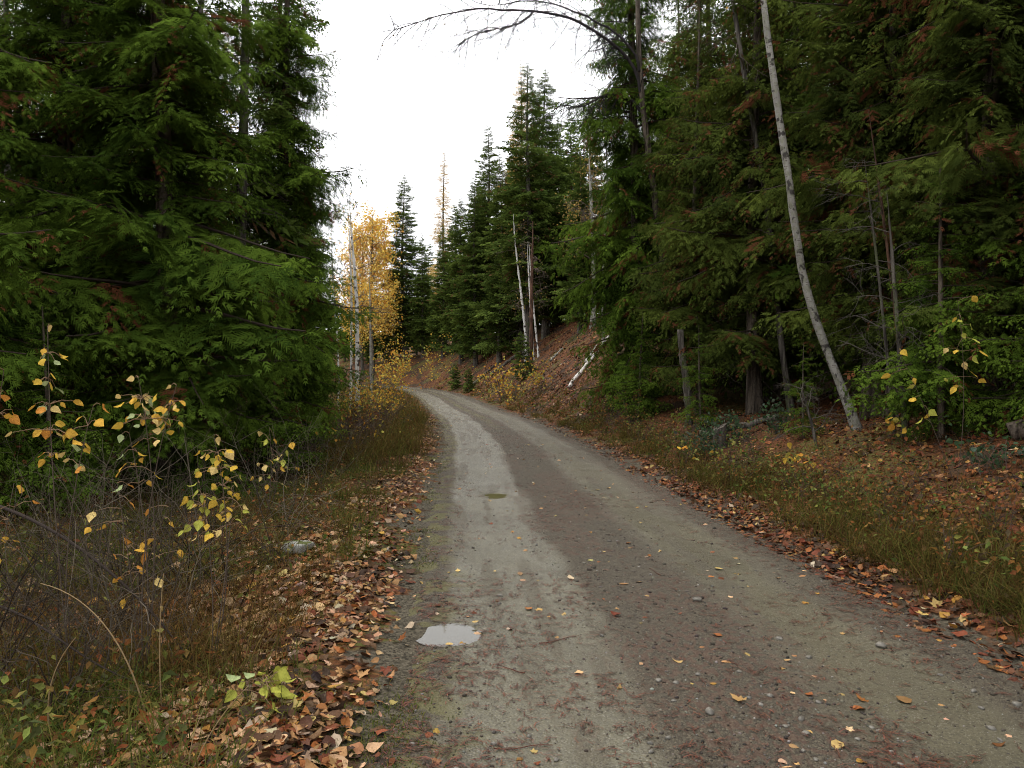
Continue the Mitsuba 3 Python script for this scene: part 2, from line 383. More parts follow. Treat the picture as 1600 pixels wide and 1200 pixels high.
def slopes(x, y, e=0.06):
    gxx = (surface_z(x + e, y) - surface_z(x - e, y)) / (2 * e); gyy = (surface_z(x, y + e) - surface_z(x, y - e)) / (2 * e)
    return unit(np.stack([-gxx, -gyy, np.ones_like(gxx)], 1))

def leaf_zone(d):
    return np.where(np.abs(d) < 1.62, 'road', np.where(d < 0, 'left', 'right'))

r = rng_of(101)
parts = []
#           n     ylo  yhi   dlo    dhi   keep(d)                                                                     palette
mix_left = {'pale tan': 3.8} | dict(tan=5, orange=2.6, russet=3.0, golden=0.6, brown=6.0, bleached=0.7) | {'pale yellow': 1.1, 'pinkish grey': 1.4, 'dark umber': 3.2}
mix_road = {'pale tan': 1.5} | dict(golden=1.0, tan=1.5, orange=1.0, russet=0.8, bleached=0.5) | {'pale yellow': 3.0}
mix_right = dict(tan=1.4, orange=3.0, russet=5.5, golden=0.5, brown=6.0, bleached=0.15) | {'pale yellow': 0.4, 'pinkish grey': 0.4, 'dark umber': 5.0}
for (n, ylo, yhi, dlo, dhi, keep, pal, size) in (
        (36000, 2.6, 34, -3.5, -1.45, lambda d, k: (np.exp(-((d + 2.42) / 0.40) ** 2) * smooth(0.27, 0.46, k) + 0.12) * smooth(-1.62, -2.02, d), mix_left, 0.056),
        (16000, 2.6, 30, -8.0, -2.9, lambda d, k: 0.8 * smooth(0.35, 0.6, k), mix_left, 0.056),
        (430, 2.6, 45, -1.6, 1.6, lambda d, k: 0.25 + 0.75 * smooth(0.35, 0.65, k), mix_road, 0.048),
        (15000, 3.0, 40, 1.48, 2.5, lambda d, k: np.exp(-((d - 1.95) / 0.34) ** 2) * smooth(0.32, 0.54, k) + 0.16, mix_right, 0.056),
        (30000, 3.5, 48, 2.1, 10.5, lambda d, k: (0.22 + 0.78 * smooth(2.6, 3.8, d)) * smooth(0.22, 0.5, k), mix_right, 0.072),
        (16000, 26, 72, 2.6, 10.5, lambda d, k: 0.4 + 0.6 * smooth(0.3, 0.6, k), mix_right, 0.12)):
    x, y, d, s = scatter(r, n, ylo, yhi, dlo, dhi, 1.7)
    k = n2(x, y, 1.3, 41, 3) + 0.5
    ok = (r.random(n) < keep(d, k)) & in_frame(x, y, 0, 1.08)
    x, y, d = x[ok], y[ok], d[ok]; m = len(x)
    names = np.array(list(pal)); w = np.array(list(pal.values()), float)
    cn = names[r.choice(len(names), m, p=w / w.sum())]
    parts.append(dict(x=x, y=y, d=d, cn=cn, size=size * np.clip(r.lognormal(0, 0.32, m), 0.45, 1.9), heap=np.full(m, dhi - dlo > 1.8 and abs(dlo) > 1.3)))
x, y, d, cn, size = (np.concatenate([p[k] for p in parts]) for k in ('x', 'y', 'd', 'cn', 'size'))
m = len(x)
tilt = r.normal(0, 0.38, m) * np.where(np.abs(d) < 1.6, 0.35, 1.0)
nrm = unit(slopes(x, y) + np.stack([tilt, r.normal(0, 0.38, m) * np.where(np.abs(d) < 1.6, 0.3, 1.0), 0 * tilt], 1))
yaw = r.uniform(0, 2 * np.pi, m); flip = r.random(m) < 0.5
R = align_up(nrm) @ rot_xyz(yaw) @ rot_xyz(np.zeros(m), 0 * yaw, np.where(flip, np.pi, 0))
pos = np.stack([x, y, surface_z(x, y) + 0.004 + size * 0.08 + np.where(np.abs(d) < 1.6, -0.004, r.uniform(-0.006, 0.022, m))], 1)
var = r.choice(8, m, p=[.15, .14, .14, .14, .11, .12, .10, .10])
apparent = np.where(in_frame(x, y, 0, 0.99) & (y > 2.9), size / y, 0)
big = np.argsort(-apparent)[:300]
is_big = np.zeros(m, bool); is_big[big] = True
where_txt = {'left': ('in the litter along the left roadside', 'along the left side of the road'),
             'right': ('on the verge along the right roadside', 'along the right side of the road'),
             'road': ('alone on the wet gravel of the road', 'on the bare road')}
zone = leaf_zone(d)
for i in big:
    key = new_key('fallen_leaf')
    scene[key] = {**leaf_dict(int(var[i]), cn[i], LITTER[cn[i]]), 'to_world': mat4(R[i], pos[i], size[i])}
    kind = 'lobed' if var[i] >= 6 else 'oval'
    tag(key, f'{cn[i]} {kind} fallen leaf {where_txt[zone[i]][0]}', 'leaf', f'{cn[i]} {kind} fallen leaves {where_txt[zone[i]][1]}')
for (px_, py_, pr, pv, pc) in ((-0.30, 4.70, 0.055, 1, 'golden'), (-0.22, 4.88, 0.06, 3, 'pale tan'), (-0.24, 5.02, 0.05, 0, 'pale yellow'), (-0.38, 4.66, 0.05, 5, 'pale yellow')):
    key = thing('fallen_leaf', f'{pc} fallen leaf lying wet at the rim of the clear puddle', 'leaf', f'{pc} fallen leaves at the puddle rim')
    scene[key] = {**leaf_dict(pv, pc, LITTER[pc]), 'to_world': mat4(rot_xyz(px_ * 50), [px_, py_, float(road_z_at(np.array([px_]), np.array([py_]))[0]) + 0.018], pr)}
rest = Mesh()
for vi in range(8):
    q = np.where((var == vi) & ~is_big)[0]
    col = np.array([LITTER[c] for c in cn[q]]) * r.normal(1, 0.2, (len(q), 1)) * r.normal(1, 0.06, (len(q), 3))
    near = y[q] < 7.5
    for (tv, tf), w in ((LEAVES[vi], near), (FAR_LEAF[vi % 3], ~near)):
        rest.add(*place(tv, tf, pos[q][w], R[q][w], size[q][w], np.clip(col[w], 0.01, 0.75)))
scene['leaf_litter'] = rest.ply('dead_leaf')
tag('leaf_litter', 'brown, orange and tan leaf litter strewn along both verges and up the bank', 'leaf litter', kind='stuff')

# ------------------------------------------------------------------ reddish needle twigs and gravel on the road
r = rng_of(202)
x, y, d, s = scatter(r, 13000, 2.6, 36, -1.75, 1.85, 1.6)
k = n2(x, y, 0.9, 51, 3) + 0.5
ok = (r.random(len(x)) < (0.10 + 0.9 * smooth(0.44, 0.62, k)) * (0.45 + 0.55 * smooth(0.2, 0.8, np.abs(np.abs(d) - 0.98) * 2))) & in_frame(x, y, 0, 1.05) & dry(x, y)
x, y = x[ok], y[ok]
sprigs = Mesh()
cnt = r.integers(3, 9, len(x)); ii = np.repeat(np.arange(len(x)), cnt); m = len(ii)
ax_ = np.repeat(r.uniform(0, 2 * np.pi, len(x)), cnt); th = ax_ + r.normal(0, 0.42, m); al = r.uniform(-0.05, 0.05, m)
ln = r.uniform(0.012, 0.070, m); wd = r.uniform(0.0020, 0.0050, m) * np.maximum(1, y[ii] / 9)
qx = x[ii] + al * np.cos(ax_) + r.normal(0, 0.009, m); qy = y[ii] + al * np.sin(ax_) + r.normal(0, 0.009, m)
pz = road_z_at(qx, qy) + 0.005
bend = r.normal(0, 0.18, m) * ln
strip = np.array([[-0.5, -0.5, 0], [-0.5, 0.5, 0], [0, -0.5, 0], [0, 0.5, 0], [0.5, 0, 0]])
sv = strip[None] * np.stack([ln, wd, ln * 0], 1)[:, None]
sv[:, 2:4, 1] += bend[:, None]; sv[:, 2:4, 2] += 0.004; sv[:, 4, 2] += 0.002
v = np.einsum('nij,nkj->nki', rot_xyz(th), sv) + np.stack([qx, qy, pz], 1)[:, None]
f = np.array([[0, 2, 1], [1, 2, 3], [2, 4, 3]])
col = pick([(4, (0.105, 0.038, 0.025)), (2, (0.155, 0.060, 0.036)), (4, (0.045, 0.026, 0.019)), (1.5, (0.085, 0.055, 0.036))], r, m, 0.18)
sprigs.add(v.reshape(-1, 3), (f[None] + (np.arange(m) * 5)[:, None, None]).reshape(-1, 3), np.repeat(col, 5, 0))
scene['needle_litter'] = sprigs.ply('dead_leaf')
tag('needle_litter', 'rust red cedar twigs and needles scattered over the road', 'needle litter', kind='stuff')

def stone(seed, sub=2, flat=0.62):
    m = trimesh.creation.icosphere(subdivisions=sub)
    v = m.vertices.copy(); rr = rng_of(seed)
    v *= 1 + 0.55 * (meshkit.fbm(v * 0.9 + seed * 3.1, 3, seed)[:, None] - 0.5)
    for _ in range(5):
        nn = unit(rr.normal(size=3)); h = v @ nn; cut = rr.uniform(0.55, 0.85)
        v -= np.maximum(h - cut, 0)[:, None] * nn * 0.8
    return v * np.array([1.0, rr.uniform(0.65, 0.9), flat]), np.array(m.faces)
def rock_colour(p, n, uv):
    g = mikit.fbm(p.x * 40, p.y * 40, p.z * 40, 3)
    c = mikit.mix((0.060, 0.055, 0.045), (0.165, 0.155, 0.130), g)
    return c * (0.75 + 0.5 * mikit.noise(p.x * 3, p.y * 3, p.z * 3))
def mossy_rock_colour(p, n, uv):
    g = mikit.fbm(p.x * 25, p.y * 25, p.z * 25, 3)
    c = mikit.mix((0.14, 0.14, 0.12), (0.36, 0.36, 0.32), g)
    return mikit.mix(c, mi.Color3f(0.07, 0.085, 0.02), mikit.smoothstep(0.52, 0.62, mikit.fbm(p.x * 11, p.y * 11, p.z * 11, 3)))
scene['road_stone'] = {'type': 'principled', 'base_color': mikit.proc(rock_colour), 'roughness': 0.5, 'specular': 0.5}
scene['mossy_stone'] = {'type': 'principled', 'base_color': mikit.proc(mossy_rock_colour), 'roughness': 0.75, 'specular': 0.3}
STONES = [mikit.ply(stone(k), 'road_stone', 40) for k in range(6)]
r = rng_of(203)
special = [(1.30, 5.42, 0.040, 'smooth grey oval stone, largest of the loose stones on the road'), (2.20, 4.60, 0.034, 'pale flat stone lying in the right wheel track'),
           (0.93, 3.62, 0.030, 'dark angular stone beside the right wheel track, close to the camera'), (0.55, 4.72, 0.018, 'small pale stone in the middle of the left wheel track'),
           (-1.02, 8.0, 0.040, 'dark stone at the left edge of the road among the first leaves')]
for i, (sx, sy, sr, lab) in enumerate(special):
    key = thing('loose_stone', lab, 'stone')
    scene[key] = {**STONES[i], 'to_world': T().translate([sx, sy, float(road_z_at(np.array([sx]), np.array([sy]))[0]) + sr * 0.30]).rotate([0, 0, 1], 40 * i).scale(sr)}
x, y, d, s = scatter(r, 16000, 2.7, 24, -1.80, 1.80, 1.7)
t_ = np.exp(-((d + 0.98) / 0.5) ** 2) + np.exp(-((d - 0.92) / 0.45) ** 2)
ok = (r.random(len(x)) < 1.05 - 0.96 * np.clip(t_, 0, 1)) & in_frame(x, y, 0) & (dry(x, y) | (r.random(len(x)) < 0.35))
x, y, d = x[ok], y[ok], d[ok]
sz = np.clip(r.lognormal(math.log(0.0048), 0.55, len(x)), 0.0028, 0.026)
o = np.argsort(-sz / y); zz = road_z_at(x, y)
for i in o[:70]:
    key = new_key('loose_stone')
    band = 'centre strip of the road' if abs(d[i] + 0.05) < 0.5 else ('left edge of the road' if d[i] < 0 else 'right edge of the road')
    scene[key] = {**STONES[i % 6], 'to_world': T().translate([x[i], y[i], zz[i] + sz[i] * 0.12]).rotate([0, 0, 1], float(r.uniform(0, 360))).scale(float(sz[i]))}
    tag(key, f'small grey stone lying loose on the {band}', 'stone', f'small loose stones on the {band}')
grit = Mesh()
lo = [stone(k + 20, 0) for k in range(4)]
q = o[70:]
for k in range(4):
    w = q[k::4]
    grit.add(*place(lo[k][0], lo[k][1], np.stack([x[w], y[w], zz[w] + sz[w] * 0.12], 1), rot_xyz(r.uniform(0, 6.28, len(w))), sz[w], pick([(4, (0.060, 0.053, 0.043)), (2, (0.11, 0.10, 0.085)), (0.6, (0.22, 0.21, 0.19)), (3, (0.035, 0.029, 0.023))], r, len(w), 0.15)))
scene['gravel'] = grit.ply('dead_leaf', True)
tag('gravel', 'fine loose gravel gathered between and beside the wheel tracks', 'gravel', kind='stuff')
key = thing('mossy_rock', 'pale half buried rock with moss at the left verge, grass in front of it', 'rock')
scene[key] = {**mikit.ply(stone(77, 3, 0.5), 'mossy_stone', 40), 'to_world': T().translate([-1.86, 6.75, 0.12]).rotate([0, 0, 1], 12).scale([0.17, 0.12, 0.13])}

# ------------------------------------------------------------------ grass and weeds
def blade(bend, lean):
    z = np.array([0, 0.4, 0.75, 1.0]); x = bend * z ** 2 + lean * z
    z = z - 0.35 * np.abs(bend) * z ** 3
    w = np.array([1.0, 0.85, 0.55, 0])
    v = [[x[i], sgn * 0.5 * w[i], z[i]] for i in range(3) for sgn in (-1, 1)] + [[x[3], 0, z[3]]]
    return np.array(v), np.array([[0, 1, 3], [0, 3, 2], [2, 3, 5], [2, 5, 4], [4, 5, 6]])
BLADES = [blade(0.3, 0.1), blade(0.6, 0.2), blade(0.9, 0.1), blade(0.5, 0.5), blade(1.1, 0.5)]
GREEN = [(3, (0.0612, 0.084, 0.0156)), (3, (0.09, 0.096, 0.0216)), (2, (0.0432, 0.068, 0.0126)), (2, (0.1368, 0.112, 0.033))]
DRY = [(3, (0.1188, 0.07, 0.022)), (3, (0.0792, 0.0448, 0.0157)), (3, (0.0504, 0.0301, 0.0128)), (2, (0.0828, 0.0686, 0.0174)), (1, (0.1872, 0.133, 0.0551))]
def grass(key, r, tufts, label, palette, hlo, hhi, width, per=(8, 20), spread=0.06):
    x, y = tufts
    n = r.integers(per[0], per[1], len(x)); ii = np.repeat(np.arange(len(x)), n); m = len(ii)
    rad = np.repeat(r.uniform(0.5, 1.5, len(x)), n) * spread
    qx = x[ii] + r.normal(0, 1, m) * rad; qy = y[ii] + r.normal(0, 1, m) * rad
    h = np.repeat(r.uniform(hlo, hhi, len(x)), n) * r.uniform(0.5, 1.1, m)
    out = np.arctan2(qy - y[ii], qx - x[ii]) + r.normal(0, 0.8, m)
    tint = np.repeat(pick(palette, r, len(x), 0.15), n, 0) * 0.5 + pick(palette, r, m, 0.25) * 0.5
    z = surface_z(qx, qy) - 0.01
    vi = r.integers(0, 5, m); g = Mesh()
    far = 1 + np.maximum(qy - 8, 0) / 16
    for k in range(5):
        q = np.where(vi == k)[0]
        g.add(*place(BLADES[k][0], BLADES[k][1], np.stack([qx[q], qy[q], z[q]], 1), rot_xyz(out[q], r.normal(0, 0.15, len(q))), np.stack([h[q], width * far[q] * r.uniform(0.6, 1.3, len(q)), h[q]], 1), tint[q]))
    scene[key] = g.ply('leaf_blade')
    tag(key, label, 'grass', kind='stuff')
def tuft_spots(r, n, ylo, yhi, dlo, dhi, keep, power=1.6):
    x, y, d, s = scatter(r, n, ylo, yhi, dlo, dhi, power)
    k = n2(x, y, 0.9, 61, 3) + 0.5
    ok = (r.random(n) < keep(d, k, y)) & in_frame(x, y, 0, 1.1)
    return x[ok], y[ok]
r = rng_of(303)
grass('green_grass', r, tuft_spots(r, 12000, 2.7, 30, -8, -2.2, lambda d, k, y: smooth(0.30, 0.54, k) * (0.55 + 0.45 * smooth(-2.3, -3.0, d)) * (0.30 + 0.70 * smooth(3.4, 5.0, y))), 'patchy green and yellow grass growing on the left verge', GREEN, 0.07, 0.26, 0.0050)
grass('dry_grass', r, tuft_spots(r, 9000, 2.7, 60, -7, -2.35, lambda d, k, y: 0.42 * smooth(0.58, 0.42, k) + 0.5 * smooth(14, 24, y)), 'tawny dry grass and stalks on the left verge and the inside of the bend', DRY, 0.16, 0.48, 0.0042, (5, 13), 0.05)
grass('verge_grass', r, tuft_spots(r, 8000, 3.5, 75, 2.0, 4.4, lambda d, k, y: np.exp(-((d - 2.75) / 0.75) ** 2) * (0.40 + 0.60 * smooth(0.40, 0.60, k))), 'mixed green and straw coloured grass along the right verge', GREEN + GREEN[1:] + DRY + DRY, 0.07, 0.34, 0.0065)
grass('bank_weeds', r, tuft_spots(r, 6500, 4.5, 60, 2.8, 9.5, lambda d, k, y: 0.40 * smooth(0.45, 0.65, k)), 'sparse brown weeds poking through the leaf litter on the right bank', DRY, 0.15, 0.42, 0.0045, (4, 11), 0.06)
grass('bend_grass', rng_of(304), tuft_spots(rng_of(306), 3600, 13, 70, -6.5, -2.15, lambda d, k, y: 0.35 + 0.5 * smooth(0.4, 0.6, k)), 'tall tawny and olive grass on the inside of the bend', DRY + DRY + GREEN, 0.30, 0.80, 0.0050, (5, 12), 0.10)
r = rng_of(305)
mx, my = tuft_spots(r, 2600, 2.8, 30, -2.2, -1.6, lambda d, k, y: 0.7 * smooth(0.42, 0.6, k))
grass('edge_moss_grass', r, (mx, my), 'low green growth along the left edge of the road', GREEN, 0.015, 0.045, 0.005, (8, 18), 0.06)
# ------------------------------------------------------------------ conifer branches
def diamonds(P, D, N, L, W, droop=0.12):
    """Small flat leaflets: base P, direction D, normal N, length L, width W (arrays)."""
    D = unit(D); S = unit(np.cross(N, D)); L = L[:, None]; W = W[:, None]
    N = np.cross(D, S)
    m = P + D * L * 0.42
    v = np.stack([P, m + S * W * 0.5, P + D * L - N * L * droop, m - S * W * 0.5], 1)
    f = np.array([[0, 3, 1], [1, 3, 2]])
    n = len(P)
    return v.reshape(-1, 3), (f[None] + (np.arange(n) * 4)[:, None, None]).reshape(-1, 3)

def pinnae(P, D, N, L, W):
    """One narrow triangle per leaflet, broad at its foot and drawn out to the tip."""
    D = unit(D); S = unit(np.cross(N, D)); L = L[:, None]; W = W[:, None]
    v = np.stack([P + S * W * 0.5 + D * L * 0.12, P + D * L, P - S * W * 0.5], 1)
    return v.reshape(-1, 3), np.arange(len(P) * 3).reshape(-1, 3)

def cedar_branch(seed, sprays=32, fr=27.0, width=0.0105, step=0.025):
    """One drooping flat-sprayed branch of length 1 along +x: leaflets, a number per leaflet for its spray, and the wood."""
    r = rng_of(seed)
    wob = r.normal(0, 0.05)
    ax = lambda t: np.array([t * 0.97, wob * math.sin(3 * t), 0.10 * t - 0.52 * t * t + 0.34 * t ** 3])
    P, D, N, L, tint = [], [], [], [], []
    def frond(p, d, n, ln, val):
        if r.random() < 0.10:
            return
        d = d + r.normal(0, 0.16, 3); n = n + r.normal(0, 0.28, 3)
        d = d / np.linalg.norm(d); n = n - d * (n @ d); n /= np.linalg.norm(n); side = np.cross(n, d)
        ln = ln * r.uniform(0.75, 1.25)
        k = int(np.clip(ln / step, 2, 7))
        for j in range(k):
            u = 0.08 + 0.80 * j / k
            for sg in (-1, 1):
                P.append(p + d * ln * u - n * ln * 0.16 * u * u); D.append(d * 0.86 + sg * side * 0.52 - n * 0.10); N.append(n); L.append(ln * (0.40 - 0.22 * u) * r.uniform(0.75, 1.25) + 0.012); tint.append(val)
        P.append(p + d * ln * 0.45 - n * ln * 0.03); D.append(d - n * 0.25); N.append(n); L.append(ln * 0.62); tint.append(val)
    ts = np.clip(np.linspace(0.10, 1.0, sprays) + r.normal(0, 0.012, sprays), 0, 1)
    for i, t in enumerate(ts):
        p = ax(t); e = ax(t + 0.02) - ax(t - 0.02); e /= np.linalg.norm(e)
        sg = 1 if i % 2 else -1
        if i == sprays - 1:
            sg = 0
        a = math.radians(r.uniform(42, 66)) * sg
        ls = (0.40 * (1 - t) ** 0.75 + 0.13) * r.uniform(0.7, 1.2)
        flat = np.cross([0, 0, 1.0], e); flat /= np.linalg.norm(flat)
        d = e * math.cos(a) + flat * math.sin(a)
        droop = r.uniform(0.18, 0.62)
        d = d - np.array([0, 0, droop]); d /= np.linalg.norm(d)
        n = np.cross(d, np.cross([0, 0, 1.0], d)); n = n / np.linalg.norm(n)
        n = n + np.cross(n, d) * r.normal(0, 0.35); n /= np.linalg.norm(n)
        val = r.random()
        nf = max(5, int(ls * fr))
        for j in range(nf):
            u = 0.10 + 0.90 * j / (nf - 1)
            q = p + d * ls * u - np.array([0, 0, 0.28 * ls * u * u])
            dd_ = d - np.array([0, 0, 0.56 * u]) * 0.7
            dd_ /= np.linalg.norm(dd_)
            s2 = np.cross(n, dd_)
            sg2 = 0 if j == nf - 1 else (1 if j % 2 else -1)
            fd = dd_ * 0.72 + s2 * sg2 * 0.70
            frond(q, fd, n, ls * 0.40 * (1 - u) + 0.050 * r.uniform(0.8, 1.3), val)
    P, D, N, L = (np.array(q) for q in (P, D, N, L))
    v, f = pinnae(P, D, N, L, width * r.uniform(0.75, 1.3, len(L)))
    wood = tube(np.array([ax(t) for t in np.linspace(0, 0.96, 6)]), np.linspace(0.0125, 0.003, 6), 4, False)
    return v, f, np.repeat(np.array(tint), 3), wood

def fir_branch(seed, pairs=10, lf=7, width=0.034, up=0.10, sag=0.26, ragged=0.25):
    r = rng_of(seed)
    ax = lambda t: np.array([t, 0.04 * math.sin(4 * t + seed), up * t - sag * t * t + 0.16 * t ** 3])
    P, D, N, L, tint = [], [], [], [], []
    for i in range(pairs * 2 + 1):
        t = 0.10 + 0.90 * i / (pairs * 2)
        p = ax(t); e = unit(ax(t + 0.02) - ax(t - 0.02))
        sg = 0 if i == pairs * 2 else (1 if i % 2 else -1)
        a = math.radians(r.uniform(45, 66)) * sg
        ls = (0.44 * max(1 - t, 0) ** 0.8 + 0.10) * r.uniform(1 - ragged, 1 + ragged)
        flat = unit(np.cross([0, 0, 1.0], e))
        d = unit(e * math.cos(a) + flat * math.sin(a) + np.array([0, 0, r.normal(-0.10, 0.16)]))
        val = r.random()
        for j in range(lf):
            u = 0.06 + 0.80 * j / (lf - 1)
            n = unit(np.array([r.normal(0, 0.6), r.normal(0, 0.6), 1.0]))
            s2 = unit(np.cross(n, d))
            q = d * 0.8 + s2 * (0.6 if j % 2 else -0.6) * (j < lf - 1)
            P.append(p + d * ls * u - np.array([0, 0, 0.12 * ls * u * u])); D.append(q); N.append(n); L.append(ls * 0.30 * r.uniform(0.8, 1.2) + 0.05); tint.append(val)
    P, D, N, L = (np.array(q) for q in (P, D, N, L))
    v, f = diamonds(P, D, N, L, width * r.uniform(0.75, 1.3, len(L)), 0.05)
    wood = tube(np.array([ax(t) for t in np.linspace(0, 0.95, 4)]), np.linspace(0.014, 0.004, 4), 3, False)
    return v, f, np.repeat(np.array(tint), 4), wood

def conifer(seed, kind, height, radius, base, per_m, shape, templates, palette, brown=0.05, dead_below=0.0, lean=0.0, pitch=(0.15, -0.05), trunk_r=None, thin=0.0, upper=None):
    """A whole conifer at the origin: (trunk ply, branch-wood ply, foliage ply)."""
    r = rng_of(seed)
    tr = trunk_r or height * 0.0105
    hs = np.linspace(-0.3, height, 14)
    bow = np.stack([0.10 * np.sin(hs * 0.35 + seed), 0.10 * np.cos(hs * 0.31 + 2 * seed) - 0.10 * math.cos(2 * seed), hs], 1)
    bow[:, 0] += lean * hs - 0.10 * math.sin(seed)
    at = lambda h: np.stack([np.interp(h, hs, bow[:, k]) for k in range(3)], -1)
    rad = tr * (1 - np.clip(hs / height, 0, 1)) ** 0.85 + 0.012; rad[0] *= 1.5; rad[1] *= 1.12
    tv, tf = tube(bow, rad, 10)
    trunk = mikit.ply((tv, tf), 'cedar_bark' if kind == 'cedar' else 'grey_bark' if kind == 'fir' else 'grey_bark', True)
    n = int((height - base) * per_m)
    h = base + (height - base) * (np.arange(n) + r.uniform(0, 1, n)) / n
    u = np.clip((h - base) / (height - base), 0, 0.995)
    ln = radius * shape(u) * r.uniform(0.62, 1.18, n) * (1 + 0.18 * np.sin(h * 2.1 + seed)) + 0.10
    yaw = np.arange(n) * 2.39996 + r.normal(0, 0.35, n)
    pit = pitch[1] + (pitch[0] - pitch[1]) * u + r.normal(0, 0.12, n)
    keep = r.random(n) > thin
    pal = np.array([c for c in palette], float)
    fol, wood = Mesh(), Mesh()
    tpl = r.integers(0, len(templates), n)
    if upper:                                                       # far above eye level coarser sprays do
        tpl = np.where(h > upper[0], len(templates) + r.integers(0, len(upper[1]), n), tpl); templates = templates + upper[1]
    for k, (bv, bf, bt, (wv, wf)) in enumerate(templates):
        q = np.where((tpl == k) & keep)[0]
        if not len(q):
            continue
        R = rot_xyz(yaw[q], pit[q], r.normal(0, 0.22, len(q)))
        v, f, _ = place(bv, bf, at(h[q]), R, ln[q])
        bb = r.random(len(q))
        mixv = np.clip(0.45 * bb[:, None] + 0.55 * bt[None] + r.normal(0, 0.05, (len(q), len(bt))), 0, 1)
        col = pal[0] + (pal[1] - pal[0]) * (mixv ** 1.3)[..., None]
        dead = ((bt[None] * 7.31 + bb[:, None] * 3.17) % 1.0) < brown
        col = np.where(dead[..., None], pal[2] * (0.7 + 0.6 * mixv[..., None]), col)
        fol.add(v, f, np.clip(col, 0.004, 0.8).reshape(-1, 3))
        v, f, _ = place(wv, wf, at(h[q]), R, ln[q])
        wood.add(v, f, (0.045, 0.034, 0.026))
    nd = int(dead_below * 9)
    for i in range(nd):                                             # bare dead branches under the crown
        hh = r.uniform(0.25, dead_below); a = r.uniform(0, 6.28); L = r.uniform(0.5, 1.7)
        p0 = at(hh); dr_ = np.array([math.cos(a), math.sin(a), r.uniform(-0.35, 0.15)])
        t = np.linspace(0, 1, 5)[:, None]
        pts = p0 + dr_ * L * t + np.array([0, 0, -0.25]) * L * t ** 2 + r.normal(0, 0.03, (5, 3)) * t
        wood.add(*tube(pts, np.linspace(0.012, 0.003, 5), 3, False), (0.050, 0.042, 0.034))
        for j in range(4):
            b = pts[1 + j % 4]; e = b + np.array([r.normal(0, 0.25), r.normal(0, 0.25), r.uniform(-0.3, 0.05)])
            wood.add(*tube(np.array([b, (b + e) / 2 + r.normal(0, 0.02, 3), e]), [0.005, 0.004, 0.002], 3, False), (0.050, 0.042, 0.034))
    return trunk, wood.ply('twig_wood'), fol.ply('needle_foliage')

CEDAR_T = [cedar_branch(500 + k) for k in range(7)]
CEDAR_LO = [cedar_branch(520 + k, 22, 16.0, 0.030, 0.06) for k in range(5)]
CEDAR_YOUNG = [cedar_branch(530 + k, 22, 17.0, 0.020, 0.045) for k in range(5)]
FIR_T = [fir_branch(540 + k, 11, 8, 0.052) for k in range(6)]
FIR_LO = [fir_branch(560 + k, 9, 7, 0.085) for k in range(5)]
LARCH_T = [fir_branch(580 + k, 9, 7, 0.030, 0.16, 0.30, 0.4) for k in range(5)]
CED = [(0.028, 0.055, 0.009), (0.155, 0.240, 0.030), (0.140, 0.052, 0.026)]
OLIVE_CED = [(0.032, 0.048, 0.012), (0.140, 0.182, 0.034), (0.150, 0.058, 0.030)]
FIR = [(0.050, 0.084, 0.020), (0.160, 0.220, 0.044), (0.13, 0.075, 0.035)]
GOLD = [(0.48, 0.33, 0.11), (0.66, 0.52, 0.22), (0.40, 0.22, 0.08)]
taper = lambda u: (1 - u) ** 0.72 * (0.55 + 0.45 * smooth(-0.05, 0.18, u))
slim = lambda u: (1 - u) ** 0.66 * (0.6 + 0.4 * smooth(0.0, 0.2, u))
PROTO = {
    'cedar_full': conifer(1, 'cedar', 15.0, 2.50, 0.35, 13.0, taper, CEDAR_T, CED, 0.05, 0.6, upper=(9.5, CEDAR_LO)),
    'cedar_bare': conifer(4, 'cedar', 17.5, 2.60, 1.7, 11.0, taper, CEDAR_T, OLIVE_CED, 0.09, 3.0, lean=-0.006, thin=0.10, upper=(9.5, CEDAR_LO)),
    'cedar_young': conifer(5, 'cedar', 4.2, 1.30, 0.15, 17.0, taper, CEDAR_YOUNG, CED, 0.05),
    'cedar_young_open': conifer(7, 'cedar', 5.0, 1.45, 0.5, 9.0, taper, CEDAR_YOUNG, CED, 0.07, 0.6, thin=0.1),
    'cedar_back': conifer(6, 'cedar', 16.0, 2.6, 0.8, 10.0, taper, CEDAR_LO, CED, 0.06, 1.5),
    'fir_full': conifer(11, 'fir', 18.0, 2.4, 1.2, 17.0, slim, FIR_T, FIR, 0.03, 2.6, thin=0.05),
    'fir_ragged': conifer(12, 'fir', 19.0, 2.5, 3.4, 15.0, slim, FIR_T, FIR, 0.06, 4.2, thin=0.12),
    'fir_back': conifer(14, 'fir', 16.0, 2.5, 0.8, 14.0, slim, FIR_LO, FIR, 0.04, 1.5),
    'fir_young': conifer(15, 'fir', 3.2, 1.0, 0.1, 22.0, slim, FIR_LO, FIR, 0.03),
    'fir_bare': conifer(16, 'fir', 17.0, 1.8, 3.0, 5.5, slim, FIR_T, FIR, 0.08, 8.0, thin=0.35, trunk_r=0.14),
    'larch': conifer(17, 'larch', 19.0, 1.9, 2.0, 20.0, slim, LARCH_T, GOLD, 0.06, 2.5, thin=0.10),
}
PROTO_H = {'cedar_full': 15, 'cedar_bare': 17.5, 'cedar_young': 4.2, 'cedar_young_open': 5.0, 'cedar_back': 16, 'fir_full': 18, 'fir_ragged': 19, 'fir_back': 16, 'fir_young': 3.2, 'fir_bare': 17, 'larch': 19}
NAME = {k: k.split('_')[0] + ('_sapling' if 'young' in k else '_tree') for k in PROTO}
